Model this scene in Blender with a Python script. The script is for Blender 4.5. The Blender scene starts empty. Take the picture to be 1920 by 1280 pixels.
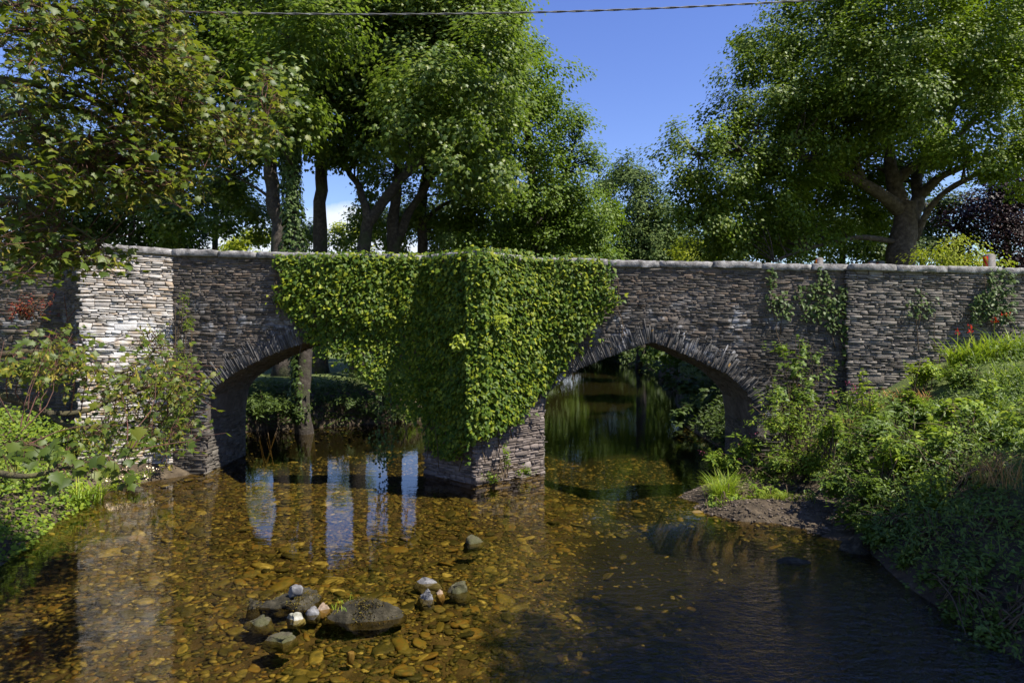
import bpy, math
import numpy as np
from mathutils import Vector

rng = np.random.RandomState(7)
SC = bpy.context.scene
COL = SC.collection

# ------------------------------------------------------------------ camera, sky, sun, exposure
CAMZ = 3.45
HOR = 620.0          # horizon row of the photograph
cam_d = bpy.data.cameras.new('camera')
cam_d.sensor_width = 36.0
cam_d.lens = 24.0
cam_d.shift_y = -(640 - HOR) / 1920.0
cam_d.clip_start = 0.05
cam_d.clip_end = 3000
cam = bpy.data.objects.new('camera', cam_d)
COL.objects.link(cam)
cam.location = (0, 0, CAMZ)
cam.rotation_euler = (math.pi / 2, 0, 0)
SC.camera = cam

SUN_EL = math.radians(57)
SUN_H = np.array([0.90, -0.44]); SUN_H = SUN_H / np.linalg.norm(SUN_H)
SUN_DIR = np.array([SUN_H[0] * math.cos(SUN_EL), SUN_H[1] * math.cos(SUN_EL), math.sin(SUN_EL)])

W = bpy.data.worlds.new('World')
SC.world = W
W.use_nodes = True
nt = W.node_tree
for n in list(nt.nodes):
    nt.nodes.remove(n)
def wn(t, **k):
    n = nt.nodes.new(t)
    for a, b in k.items():
        setattr(n, a, b)
    return n
out = wn('ShaderNodeOutputWorld'); bg = wn('ShaderNodeBackground')
sky = wn('ShaderNodeTexSky', sky_type='NISHITA', sun_disc=False)
sky.sun_elevation = SUN_EL
sky.sun_rotation = math.atan2(SUN_H[0], SUN_H[1])
sky.altitude = 100
sky.air_density = 1.15
sky.dust_density = 0.0
sky.ozone_density = 4.5
bg.inputs['Strength'].default_value = 0.10
hsv = wn('ShaderNodeHueSaturation'); hsv.inputs['Saturation'].default_value = 1.14
hsv.inputs['Hue'].default_value = 0.523
nt.links.new(sky.outputs[0], hsv.inputs['Color'])
# low white cloud bank behind the trees (direction based, belongs to the sky)
tc = wn('ShaderNodeTexCoord'); sep = wn('ShaderNodeSeparateXYZ'); nt.links.new(tc.outputs['Generated'], sep.inputs[0])
noi = wn('ShaderNodeTexNoise'); noi.inputs['Scale'].default_value = 7; noi.inputs['Detail'].default_value = 7; noi.inputs['Roughness'].default_value = 0.55
nt.links.new(tc.outputs['Generated'], noi.inputs['Vector'])
def wm(op, a, b=None):
    n = wn('ShaderNodeMath', operation=op)
    for i, v in enumerate((a, b)):
        if v is None: continue
        if isinstance(v, (int, float)): n.inputs[i].default_value = v
        else: nt.links.new(v, n.inputs[i])
    return n.outputs[0]
hgt = wm('MULTIPLY', sep.outputs['Z'], 6.0)
dx = wm('ABSOLUTE', wm('ADD', sep.outputs['X'], 0.33))
mask = wm('SUBTRACT', wm('ADD', wm('MULTIPLY', noi.outputs['Fac'], 2.2), 0.05), wm('ADD', hgt, wm('MULTIPLY', dx, 1.3)))
mr = wn('ShaderNodeMapRange'); mr.inputs['From Min'].default_value = 0.02; mr.inputs['From Max'].default_value = 0.30; mr.clamp = True
nt.links.new(mask, mr.inputs['Value'])
front = wm('MULTIPLY', mr.outputs[0], wm('GREATER_THAN', sep.outputs['Y'], 0.2))
mixc = wn('ShaderNodeMixRGB'); mixc.inputs[2].default_value = (5.0, 5.4, 6.0, 1)
nt.links.new(front, mixc.inputs[0]); nt.links.new(hsv.outputs[0], mixc.inputs[1])
nt.links.new(mixc.outputs[0], bg.inputs['Color']); nt.links.new(bg.outputs[0], out.inputs[0])

sun_d = bpy.data.lights.new('sun', 'SUN')
sun_d.energy = 5.0
sun_d.angle = math.radians(0.5)
sun_d.color = (1.0, 0.95, 0.86)
sun = bpy.data.objects.new('sun', sun_d)
COL.objects.link(sun)
sun.rotation_euler = Vector(-SUN_DIR).to_track_quat('-Z', 'Y').to_euler()

SC.view_settings.view_transform = 'Standard'
SC.view_settings.look = 'None'
SC.view_settings.gamma = 1
SC.view_settings.exposure = 0.95
SC.render.engine = 'CYCLES'
SC.cycles.max_bounces = 6
SC.cycles.diffuse_bounces = 3
SC.cycles.glossy_bounces = 3
SC.cycles.transmission_bounces = 4
SC.cycles.transparent_max_bounces = 8
SC.cycles.caustics_reflective = False
SC.cycles.caustics_refractive = False

# ------------------------------------------------------------------ helpers
def P(px, py, D):
    """world point seen in the photograph at column px, row py, at the depth D metres"""
    return np.array([(px - 960) / 1280.0 * D, D, CAMZ + (HOR - py) / 1280.0 * D])

def norm(a):
    return a / np.maximum(np.linalg.norm(a, axis=-1, keepdims=True), 1e-9)

class Acc:
    def __init__(self):
        self.v = []; self.f = {}; self.n = 0
    def add(self, verts, faces):
        verts = np.asarray(verts, dtype=np.float64)
        faces = np.asarray(faces, dtype=np.int64)
        self.v.append(verts)
        self.f.setdefault(faces.shape[1], []).append(faces + self.n)
        self.n += len(verts)
    def add_multi(self, verts, facelists):
        verts = np.asarray(verts, dtype=np.float64)
        self.v.append(verts)
        for faces in facelists:
            faces = np.asarray(faces, dtype=np.int64)
            self.f.setdefault(faces.shape[1], []).append(faces + self.n)
        self.n += len(verts)
    def build(self, name, mat, parent=None, origin=None, smooth=False):
        me = bpy.data.meshes.new(name)
        V = np.concatenate(self.v) if self.v else np.zeros((0, 3))
        if origin is not None:
            V = V - np.asarray(origin)
        F = []
        for k, l in self.f.items():
            a = np.concatenate(l)
            F.append((k, a))
        nl = sum(k * len(a) for k, a in F); nf = sum(len(a) for k, a in F)
        me.vertices.add(len(V)); me.vertices.foreach_set('co', V.astype(np.float32).ravel())
        me.loops.add(nl); me.polygons.add(nf)
        me.loops.foreach_set('vertex_index', np.concatenate([a.ravel() for k, a in F]).astype(np.int32))
        tot = np.concatenate([np.full(len(a), k) for k, a in F]).astype(np.int32)
        st = np.concatenate([[0], np.cumsum(tot)[:-1]]).astype(np.int32)
        me.polygons.foreach_set('loop_start', st)
        if smooth:
            me.polygons.foreach_set('use_smooth', np.ones(nf, dtype=bool))
        me.update(calc_edges=True)
        me.materials.append(mat)
        o = bpy.data.objects.new(name, me)
        COL.objects.link(o)
        if parent is not None:
            o.parent = parent
        elif origin is not None:
            o.location = tuple(origin)
        return o

def thing(name, label, cat, loc=(0, 0, 0), group=None):
    o = bpy.data.objects.new(name, None)
    COL.objects.link(o)
    o.location = tuple(float(a) for a in loc)
    o.empty_display_size = 0.3
    o['label'] = label; o['category'] = cat
    if group: o['group'] = group
    return o

def tag(o, label, cat, group=None, kind=None):
    o['label'] = label; o['category'] = cat
    if group: o['group'] = group
    if kind: o['kind'] = kind
    return o

def tube(acc, pts, radii, sides=6, cap=True):
    pts = np.asarray(pts, float); n = len(pts)
    radii = np.broadcast_to(np.asarray(radii, float), (n,))
    t = np.gradient(pts, axis=0); t = norm(t)
    ref = np.array([0.0, 0, 1]) if abs(t[0][2]) < 0.9 else np.array([1.0, 0, 0])
    x = np.cross(t[0], ref); x /= np.linalg.norm(x)
    X = np.zeros((n, 3)); 
    for i in range(n):
        x = x - t[i] * np.dot(x, t[i]); x /= max(np.linalg.norm(x), 1e-9); X[i] = x
    Y = np.cross(t, X)
    a = np.linspace(0, 2 * np.pi, sides, endpoint=False)
    V = pts[:, None, :] + radii[:, None, None] * (np.cos(a)[None, :, None] * X[:, None, :] + np.sin(a)[None, :, None] * Y[:, None, :])
    V = V.reshape(-1, 3)
    i = np.arange(n - 1)[:, None] * sides; j = np.arange(sides)[None, :]
    j2 = (j + 1) % sides
    F = np.stack([i + j, i + j2, i + sides + j2, i + sides + j], -1).reshape(-1, 4)
    fl = [F]
    if cap:
        fl.append(np.array([list(range(sides))[::-1]])) ; fl.append(np.array([[(n - 1) * sides + k for k in range(sides)]]))
    acc.add_multi(V, fl)

def spline(ctrl, n=20):
    ctrl = np.asarray(ctrl, float)
    if len(ctrl) == 2:
        t = np.linspace(0, 1, n)[:, None]
        return ctrl[0] * (1 - t) + ctrl[1] * t
    p = np.vstack([2 * ctrl[0] - ctrl[1], ctrl, 2 * ctrl[-1] - ctrl[-2]])
    m = len(ctrl) - 1
    outp = []
    for s in np.linspace(0, m, n):
        i = min(int(s), m - 1); t = s - i
        a, b, c, d = p[i], p[i + 1], p[i + 2], p[i + 3]
        outp.append(0.5 * ((2 * b) + (-a + c) * t + (2 * a - 5 * b + 4 * c - d) * t * t + (-a + 3 * b - 3 * c + d) * t ** 3))
    return np.array(outp)

_K = rng.randn(24, 3); _PH = rng.rand(24) * 6.28
def noise3(p, scale=1.0):
    """cheap smooth noise in about -1..1"""
    p = np.asarray(p) * scale
    s = np.zeros(p.shape[:-1])
    for i in range(24):
        f = 1.0 if i < 10 else 2.1 if i < 18 else 4.3
        a = 1.0 if i < 10 else 0.5 if i < 18 else 0.25
        s = s + a * np.sin(f * (p @ _K[i]) + _PH[i])
    return s / 3.6

def inpoly(x, y, poly):
    poly = np.asarray(poly, float); n = len(poly)
    r = np.zeros(np.shape(x), bool); j = n - 1
    for i in range(n):
        xi, yi = poly[i]; xj, yj = poly[j]
        c = ((yi > y) != (yj > y)) & (x < (xj - xi) * (y - yi) / (yj - yi + 1e-12) + xi)
        r ^= c; j = i
    return r

# leaf templates: (verts, list of faces)
def fan(outline, zc=0.0, droop=0.0):
    o = np.array([(x, y, -droop * (x * x + 0.4 * y * y)) for x, y in outline], float)
    c = np.array([[0, 0.35, zc]])
    V = np.vstack([c, o]); n = len(o)
    F = np.array([[0, 1 + i, 1 + (i + 1) % n] for i in range(n)])
    return V, F
DIAMOND = (np.array([[0, 0, 0], [-.42, .45, .10], [0, 1, -.05], [.42, .45, .10]], float), np.array([[0, 1, 2], [0, 2, 3]])[:, ::-1])
NARROW = (np.array([[0, 0, 0], [-.19, .42, .05], [0, 1, -.14], [.19, .42, .05]], float), np.array([[0, 1, 2], [0, 2, 3]])[:, ::-1])
SYC = fan([(0, 0), (.30, -.06), (.24, .10), (.55, .16), (.42, .30), (.62, .52), (.36, .50), (.30, .62), (.22, .66), (.12, .82), (0, 1.02), (-.12, .82), (-.22, .66), (-.30, .62), (-.36, .50), (-.62, .52), (-.42, .30), (-.55, .16), (-.24, .10), (-.30, -.06)], 0.04, 0.22)
IVY = fan([(0, 0), (.30, -.06), (.50, .16), (.30, .36), (.28, .62), (0, 1.0), (-.28, .62), (-.30, .36), (-.50, .16), (-.30, -.06)], 0.05, 0.2)
LOBED5 = fan([(0, 0), (.40, .10), (.28, .30), (.50, .58), (.22, .60), (0, 1.0), (-.22, .60), (-.50, .58), (-.28, .30), (-.40, .10)], 0.05, 0.25)

def leaves(acc, C, N, T, S, tmpl):
    tv, tf = tmpl
    N = norm(N); T = T - N * np.sum(T * N, -1, keepdims=True); T = norm(T)
    X = np.cross(T, N)
    S = np.asarray(S)[:, None, None]
    V = C[:, None, :] + S * (tv[None, :, 0:1] * X[:, None, :] + tv[None, :, 1:2] * T[:, None, :] + tv[None, :, 2:3] * N[:, None, :])
    k = len(tv)
    F = (np.arange(len(C)) * k)[:, None, None] + tf[None]
    acc.add(V.reshape(-1, 3), F.reshape(-1, tf.shape[1]))

def rdirs(n):
    return norm(rng.randn(n, 3))

# ------------------------------------------------------------------ materials
def newmat(name):
    m = bpy.data.materials.new(name); m.use_nodes = True
    t = m.node_tree
    for n in list(t.nodes): t.nodes.remove(n)
    o = t.nodes.new('ShaderNodeOutputMaterial')
    return m, t, o

def ramp(t, fac, stops, interp='LINEAR'):
    r = t.nodes.new('ShaderNodeValToRGB'); e = r.color_ramp
    e.interpolation = interp
    while len(e.elements) < len(stops): e.elements.new(0.5)
    for el, (p, c) in zip(e.elements, stops):
        el.position = p; el.color = (c[0], c[1], c[2], 1)
    t.links.new(fac, r.inputs[0])
    return r.outputs[0]

def noise(t, vec, scale, detail=4, rough=0.55):
    n = t.nodes.new('ShaderNodeTexNoise'); n.inputs['Scale'].default_value = scale
    n.inputs['Detail'].default_value = detail; n.inputs['Roughness'].default_value = rough
    t.links.new(vec, n.inputs['Vector']); return n.outputs['Fac']

def mixrgb(t, fac, a, b, mode='MIX'):
    m = t.nodes.new('ShaderNodeMixRGB'); m.blend_type = mode
    for i, v in ((0, fac), (1, a), (2, b)):
        if isinstance(v, (int, float)): m.inputs[i].default_value = v
        elif isinstance(v, tuple): m.inputs[i].default_value = (*v, 1)
        else: t.links.new(v, m.inputs[i])
    return m.outputs[0]

def math_(t, op, a, b=0.0, c=None):
    n = t.nodes.new('ShaderNodeMath'); n.operation = op
    for i, v in enumerate((a, b, c)):
        if v is None: continue
        if isinstance(v, (int, float)): n.inputs[i].default_value = v
        else: t.links.new(v, n.inputs[i])
    return n.outputs[0]

def maprange(t, v, a, b, c=0.0, d=1.0):
    n = t.nodes.new('ShaderNodeMapRange'); n.clamp = True
    t.links.new(v, n.inputs['Value'])
    for k, x in (('From Min', a), ('From Max', b), ('To Min', c), ('To Max', d)): n.inputs[k].default_value = x
    return n.outputs[0]

def leafmat(name, cols, trans=(0.16, 0.24, 0.02), tf=0.35, rough=0.42, spec=0.5):
    m, t, o = newmat(name)
    g = t.nodes.new('ShaderNodeNewGeometry')
    n = len(cols); G = 1.65; rough = rough + .12; spec = spec * .6; tf = min(tf + .05, .45)
    cols = [(c_[0] * G * 1.25, c_[1] * G, c_[2] * G * .7) for c_ in cols]
    c = ramp(t, g.outputs['Random Per Island'], [(i / max(n - 1, 1), cc) for i, cc in enumerate(cols)])
    p = t.nodes.new('ShaderNodeBsdfPrincipled'); p.inputs['Roughness'].default_value = rough
    p.inputs['Specular IOR Level'].default_value = spec
    t.links.new(c, p.inputs['Base Color'])
    tr = t.nodes.new('ShaderNodeBsdfTranslucent')
    t.links.new(mixrgb(t, 0.65, c, trans), tr.inputs['Color'])
    ms = t.nodes.new('ShaderNodeMixShader'); ms.inputs[0].default_value = tf
    t.links.new(p.outputs[0], ms.inputs[1]); t.links.new(tr.outputs[0], ms.inputs[2])
    t.links.new(ms.outputs[0], o.inputs[0])
    return m

def surfmat(name, stops, scale=6, rough=0.85, bump=0.4, bscale=20, island=0.0, extra=None, spec=0.3, bdist=0.02):
    """noise coloured rough surface; island>0 shifts the ramp per loose piece"""
    m, t, o = newmat(name)
    tc = t.nodes.new('ShaderNodeTexCoord'); v = tc.outputs['Object']
    f = noise(t, v, scale, 6, 0.6)
    f = maprange(t, f, 0.25, 0.75)
    if island > 0:
        g = t.nodes.new('ShaderNodeNewGeometry')
        f = math_(t, 'ADD', math_(t, 'MULTIPLY', f, 1 - island), math_(t, 'MULTIPLY', g.outputs['Random Per Island'], island))
    c = ramp(t, f, stops)
    if extra: c = extra(t, v, c)
    p = t.nodes.new('ShaderNodeBsdfPrincipled'); p.inputs['Roughness'].default_value = rough
    p.inputs['Specular IOR Level'].default_value = spec
    t.links.new(c, p.inputs['Base Color'])
    b = t.nodes.new('ShaderNodeBump'); b.inputs['Strength'].default_value = bump; b.inputs['Distance'].default_value = bdist
    t.links.new(noise(t, v, bscale, 6, 0.65), b.inputs['Height']); t.links.new(b.outputs[0], p.inputs['Normal'])
    t.links.new(p.outputs[0], o.inputs[0])
    return m

def patch(t, v, scale, lo, hi):
    return maprange(t, noise(t, v, scale, 5, 0.6), lo, hi)

def zsep(t, v):
    s = t.nodes.new('ShaderNodeSeparateXYZ'); t.links.new(v, s.inputs[0]); return s.outputs

def ex_wall(t, v, c):
    z = zsep(t, v)
    lime = math_(t, 'MULTIPLY', patch(t, v, 2.3, 0.52, 0.66), maprange(t, math_(t, 'ABSOLUTE', math_(t, 'SUBTRACT', z[2], 3.55)), 0.2, 0.75, 1, 0))
    c = mixrgb(t, math_(t, 'MULTIPLY', lime, 0.85), c, (0.46, 0.46, 0.47))
    damp = math_(t, 'MULTIPLY', patch(t, v, 1.1, 0.40, 0.62), maprange(t, z[2], 4.7, 2.9))
    c = mixrgb(t, math_(t, 'MULTIPLY', damp, 0.8), c, (0.03, 0.027, 0.021))
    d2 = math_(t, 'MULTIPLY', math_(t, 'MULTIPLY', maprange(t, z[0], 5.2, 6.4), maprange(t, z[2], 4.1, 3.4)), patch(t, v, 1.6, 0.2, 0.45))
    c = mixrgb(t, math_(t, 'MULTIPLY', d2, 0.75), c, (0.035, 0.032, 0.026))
    lich = math_(t, 'MULTIPLY', patch(t, v, 9, 0.66, 0.70), maprange(t, z[2], 3.4, 2.6))
    return mixrgb(t, math_(t, 'MULTIPLY', lich, 0.7), c, (0.36, 0.19, 0.035))
def ex_lime(t, v, c):
    z = zsep(t, v)
    lime = math_(t, 'MULTIPLY', patch(t, v, 2.0, 0.45, 0.56), maprange(t, math_(t, 'ABSOLUTE', math_(t, 'SUBTRACT', z[2], 3.3)), 0.2, 0.9, 1, 0))
    c = mixrgb(t, math_(t, 'MULTIPLY', lime, 0.75), c, (0.66, 0.65, 0.64))
    lich = math_(t, 'MULTIPLY', patch(t, v, 8, 0.57, 0.63), maprange(t, z[2], 3.1, 2.2))
    return mixrgb(t, math_(t, 'MULTIPLY', lich, 0.75), c, (0.42, 0.25, 0.06))
def ex_ring(t, v, c):
    w = patch(t, v, 1.6, 0.55, 0.66)
    c = mixrgb(t, math_(t, 'MULTIPLY', w, 0.55), c, (0.36, 0.36, 0.38))
    l = patch(t, v, 7, 0.66, 0.69)
    c = mixrgb(t, math_(t, 'MULTIPLY', l, 0.7), c, (0.40, 0.22, 0.04))
    return c

SLATE = [(0, (0.036, 0.030, 0.025)), (0.3, (0.075, 0.062, 0.051)), (0.55, (0.125, 0.106, 0.087)), (0.75, (0.125, 0.088, 0.060)), (1, (0.24, 0.215, 0.185))]
M = {}
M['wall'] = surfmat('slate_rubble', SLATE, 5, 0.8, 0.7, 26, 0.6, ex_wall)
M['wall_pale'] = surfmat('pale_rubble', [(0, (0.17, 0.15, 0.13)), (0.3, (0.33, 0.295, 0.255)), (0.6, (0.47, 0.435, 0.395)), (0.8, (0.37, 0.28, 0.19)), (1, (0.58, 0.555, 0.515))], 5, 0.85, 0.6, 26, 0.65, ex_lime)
M['wall_right'] = surfmat('grey_rubble', [(0, (0.060, 0.051, 0.043)), (0.35, (0.130, 0.112, 0.093)), (0.7, (0.195, 0.172, 0.146)), (1, (0.285, 0.26, 0.222))], 5, 0.85, 0.7, 26, 0.6)
M['pier'] = surfmat('brown_rubble', [(0, (0.07, 0.055, 0.045)), (0.4, (0.15, 0.12, 0.10)), (0.75, (0.22, 0.18, 0.155)), (1, (0.32, 0.28, 0.25))], 5, 0.85, 0.7, 26, 0.6)
M['ring'] = surfmat('slate_voussoirs', [(0, (0.028, 0.026, 0.025)), (0.4, (0.058, 0.054, 0.050)), (0.8, (0.10, 0.095, 0.088)), (1, (0.20, 0.195, 0.19))], 6, 0.75, 0.7, 30, 0.6, ex_ring)
M['vault'] = surfmat('vault_slate', [(0, (0.05, 0.045, 0.038)), (0.5, (0.12, 0.105, 0.085)), (1, (0.19, 0.17, 0.14))], 5, 0.85, 0.7, 26, 0.6)
M['mortar'] = surfmat('lime_mortar', [(0, (0.06, 0.05, 0.042)), (0.5, (0.13, 0.11, 0.092)), (1, (0.22, 0.19, 0.16))], 4, 0.95, 0.5, 40)
M['mortar_pale'] = surfmat('pale_mortar', [(0, (0.14, 0.11, 0.085)), (0.5, (0.30, 0.25, 0.20)), (1, (0.46, 0.42, 0.37))], 4, 0.95, 0.5, 40)
M['coping'] = surfmat('granite_coping', [(0, (0.05, 0.045, 0.04)), (0.35, (0.13, 0.12, 0.11)), (0.6, (0.27, 0.255, 0.24)), (1, (0.50, 0.49, 0.47))], 7, 0.9, 0.9, 30, 0.3)
def ex_bark(t, v, c):
    return mixrgb(t, math_(t, 'MULTIPLY', patch(t, v, 1.5, 0.5, 0.62), 0.6), c, (0.05, 0.065, 0.02))
M['bark'] = surfmat('grey_bark', [(0, (0.022, 0.018, 0.014)), (0.5, (0.052, 0.042, 0.033)), (1, (0.11, 0.093, 0.075))], 7, 0.9, 0.9, 18, 0, ex_bark, bdist=0.05)
M['oakbark'] = surfmat('oak_bark', [(0, (0.028, 0.022, 0.017)), (0.5, (0.075, 0.058, 0.045)), (1, (0.15, 0.122, 0.098))], 6, 0.9, 0.9, 14, 0, None, bdist=0.06)
M['mossbark'] = surfmat('mossy_bark', [(0, (0.03, 0.025, 0.018)), (0.5, (0.07, 0.06, 0.03)), (1, (0.12, 0.11, 0.03))], 9, 0.95, 0.9, 40, 0)
M['twig'] = surfmat('twig_bark', [(0, (0.05, 0.035, 0.02)), (1, (0.13, 0.09, 0.05))], 9, 0.9, 0.3, 40)
M['redtwig'] = surfmat('red_stalk', [(0, (0.05, 0.03, 0.02)), (.6, (0.10, 0.045, 0.03)), (1, (0.20, 0.06, 0.04))], 9, 0.8, 0.2, 40)

M['syc'] = leafmat('sycamore_leaf', [(0.022, 0.046, 0.008), (0.034, 0.066, 0.009), (0.050, 0.086, 0.010), (0.078, 0.105, 0.012)], (0.22, 0.27, 0.015), 0.42, 0.36, 0.6)
M['sycback'] = leafmat('tree_leaf_sycamore', [(0.030, 0.064, 0.014), (0.046, 0.090, 0.018), (0.068, 0.115, 0.022), (0.10, 0.14, 0.028)], (0.20, 0.30, 0.02), 0.38, 0.34, 0.7)
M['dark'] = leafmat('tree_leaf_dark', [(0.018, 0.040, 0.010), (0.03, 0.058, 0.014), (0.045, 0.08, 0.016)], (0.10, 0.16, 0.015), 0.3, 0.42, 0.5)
M['alder'] = leafmat('tree_leaf_alder', [(0.032, 0.073, 0.010), (0.053, 0.107, 0.012), (0.08, 0.14, 0.016)], (0.17, 0.26, 0.015), 0.35, 0.40, 0.5)
M['far'] = leafmat('tree_leaf_far', [(0.030, 0.062, 0.022), (0.05, 0.09, 0.03), (0.07, 0.115, 0.038)], (0.12, 0.19, 0.03), 0.3, 0.5, 0.4)
M['oak'] = leafmat('oak_leaf', [(0.029, 0.062, 0.010), (0.046, 0.09, 0.012), (0.068, 0.118, 0.015), (0.092, 0.14, 0.018)], (0.21, 0.31, 0.015), 0.38, 0.38, 0.55)
M['bright'] = leafmat('yellow_green_leaf', [(0.09, 0.14, 0.012), (0.14, 0.20, 0.016), (0.20, 0.25, 0.02)], (0.32, 0.40, 0.02), 0.4, 0.45, 0.4)
M['purple'] = leafmat('copper_beech_leaf', [(0.008, 0.006, 0.008), (0.014, 0.008, 0.011), (0.03, 0.013, 0.018)], (0.02, 0.008, 0.012), 0.25, 0.4, 0.5)
M['ivy'] = leafmat('ivy_leaf', [(0.018, 0.045, 0.006), (0.026, 0.060, 0.007), (0.033, 0.070, 0.007), (0.045, 0.085, 0.008), (0.068, 0.108, 0.009), (0.125, 0.17, 0.012)], (0.17, 0.25, 0.008), 0.22, 0.40, 0.35)
M['ivydark'] = leafmat('ivy_leaf_deep', [(0.018, 0.042, 0.010), (0.04, 0.075, 0.016)], (0.08, 0.13, 0.01), 0.2, 0.4, 0.5)
M['elder'] = leafmat('bank_shrub_leaf', [(0.035, 0.075, 0.015), (0.055, 0.105, 0.02), (0.08, 0.14, 0.02)], (0.18, 0.28, 0.02), 0.32, 0.36, 0.6)
M['lime'] = leafmat('lime_shrub_leaf', [(0.07, 0.13, 0.014), (0.10, 0.18, 0.018), (0.16, 0.23, 0.02)], (0.28, 0.38, 0.02), 0.35, 0.42, 0.45)
M['strap'] = leafmat('strap_leaf', [(0.06, 0.13, 0.012), (0.10, 0.18, 0.014), (0.17, 0.23, 0.02)], (0.26, 0.36, 0.02), 0.35, 0.4, 0.5)
M['grass'] = leafmat('grass_blade', [(0.05, 0.10, 0.012), (0.09, 0.15, 0.015), (0.15, 0.17, 0.03)], (0.22, 0.30, 0.02), 0.35, 0.5, 0.3)
M['herb'] = leafmat('bank_herb_leaf', [(0.045, 0.095, 0.014), (0.075, 0.14, 0.018), (0.12, 0.18, 0.02)], (0.2, 0.30, 0.02), 0.35, 0.42, 0.45)
M['straw'] = leafmat('dry_stalk', [(0.16, 0.11, 0.05), (0.28, 0.20, 0.10)], (0.2, 0.15, 0.05), 0.15, 0.7, 0.2)
M['seed'] = leafmat('winged_seed', [(0.11, 0.14, 0.03), (0.17, 0.19, 0.045), (0.20, 0.19, 0.05)], (0.42, 0.40, 0.05), 0.45, 0.5, 0.3)
M['redflower'] = leafmat('red_valerian', [(0.05, 0.03, 0.012), (0.09, 0.014, 0.012), (0.14, 0.025, 0.025), (0.06, 0.05, 0.012)], (0.14, 0.03, 0.02), 0.25, 0.6, 0.3)
M['orange'] = leafmat('orange_flower', [(0.26, 0.012, 0.004), (0.34, 0.022, 0.006)], (0.4, 0.03, 0.01), 0.3, 0.5, 0.3)
M['pink'] = leafmat('pink_flower', [(0.16, 0.04, 0.10), (0.22, 0.07, 0.15)], (0.2, 0.05, 0.12), 0.3, 0.5, 0.3)
M['mossleaf'] = leafmat('moss_tuft', [(0.030, 0.026, 0.012), (0.055, 0.048, 0.02), (0.075, 0.08, 0.02)], (0.08, 0.09, 0.02), 0.15, 0.8, 0.2)

# ------------------------------------------------------------------ river and ground
yL = np.array([-20, -10, 0, 5, 10, 11.3, 13, 14.5, 15.5, 16.4, 19, 21, 23.5, 24.5, 26.5, 32, 45, 60, 75, 85, 90])
xL = np.array([-11, -9.5, -8, -7.6, -7.5, -7.95, -8.4, -8.8, -8.4, -7.7, -7.7, -9.5, -9, -6.4, -3.0, -0.4, 2.2, 4.2, 6.0, 9.5, 11])
yR = np.array([-20, -10, 0, 5, 7, 9, 11, 12.5, 14.5, 16.5, 19, 25, 33, 45, 55, 70, 85, 90])
xR = np.array([8, 7, 6.2, 5.5, 5.35, 5.3, 5.6, 5.9, 5.9, 5.75, 6.05, 6.3, 8.0, 11.2, 11.5, 11.8, 11.6, 11.5])
yB = np.array([11.0, 12.0, 12.6, 13.1, 13.5, 14.2, 14.9, 15.6, 16.4, 17.0])
xB = np.array([5.6, 4.7, 4.0, 3.65, 3.5, 3.55, 3.95, 4.5, 5.3, 5.8])
def sm(a, b, x):
    t = np.clip((x - a) / (b - a), 0, 1); return t * t * (3 - 2 * t)
def ground_z(x, y):
    L = np.interp(y, yL, xL); R = np.interp(y, yR, xR)
    dl = L - x; dr = x - R
    p = np.stack([x, y, np.zeros_like(x)], -1)
    n1 = noise3(p, 0.8); n2 = noise3(p, 2.6)
    bed = -0.32 - 0.55 * sm(-0.8, 2.2, x + .22 * (y - 7) * (y < 7) - .12 * np.clip(y - 9, 0, 6)) * (1 - .45 * sm(2.2, 4.5, x) * sm(10, 12, y)) + 0.05 * n1 + 0.025 * n2
    bed = bed - 0.6 * sm(16.6, 21, y)
    bed = bed + .20 * np.exp(-((x + 1.9) / 2.4) ** 2 - ((y - 8.6) / 1.5) ** 2)
    e = np.minimum(-dl, -dr)                      # distance inside the channel
    bed = bed * sm(0.0, 0.9, np.maximum(e, 0)) - 0.02
    front = 1 - sm(16.8, 19, y)
    lf = np.interp(dl, [0, .3, 1, 2.2, 4, 8, 30], [-.02, .14, .4, .75, 1.3, 2.4, 4.0])
    lb = np.interp(dl, [0, .2, .8, 2.5, 5, 20], [-.02, .25, .85, 1.35, 1.55, 1.6])
    lz = lf * front + lb * (1 - front)
    rf = np.interp(dr, [0, .4, 1.0, 2, 3, 4.4, 6, 12], [-.02, .3, .75, 1.45, 1.95, 2.65, 2.95, 3.4])
    rb = np.interp(dr, [0, .4, 1.2, 3, 6, 12], [-.02, .4, 1.0, 1.9, 2.6, 3.0])
    hi = 4.45 * sm(7.5, 10, x) * (1 - sm(34, 60, y))
    rb = np.maximum(rb, hi)
    rz = rf * front + rb * (1 - front)
    z = np.where(dl > 0, lz, np.where(dr > 0, rz, bed))
    emb = 4.3 * (1 - sm(-12.5, -10.2, x)) * (1 - sm(19.0, 23.0, y)) * sm(17.0, 17.6, y)     # road embankment behind the left wall
    z = np.where(dl > 0, np.maximum(z, emb), z)
    B = np.interp(y, yB, xB, left=99, right=99)
    db = x - B
    bar = np.interp(db, [-0.5, 0, .5, 1.2, 2.5], [-.3, 0.0, .10, .15, .18]) + 0.05 * n2 + 0.03 * n1
    inlet = 0.34 * np.exp(-(((x - 5.0) / 0.9) ** 2 + ((y - 13.75) / 0.22) ** 2))
    bar = bar + .10 * np.exp(-(((x - 4.9) / .7) ** 2 + ((y - 14.7) / .45) ** 2)) + .05 * np.exp(-(((x - 4.9) / .9) ** 2 + ((y - 13.05) / .3) ** 2))
    bar = np.where(db > -0.5, bar - inlet, -9)
    z = np.maximum(z, bar)
    z = z + np.where((dl > 0.3) | (dr > 0.3), 0.05 * n1 + 0.02 * n2, 0)
    hill = 8 * sm(110, 220, y)
    return z + hill

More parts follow.
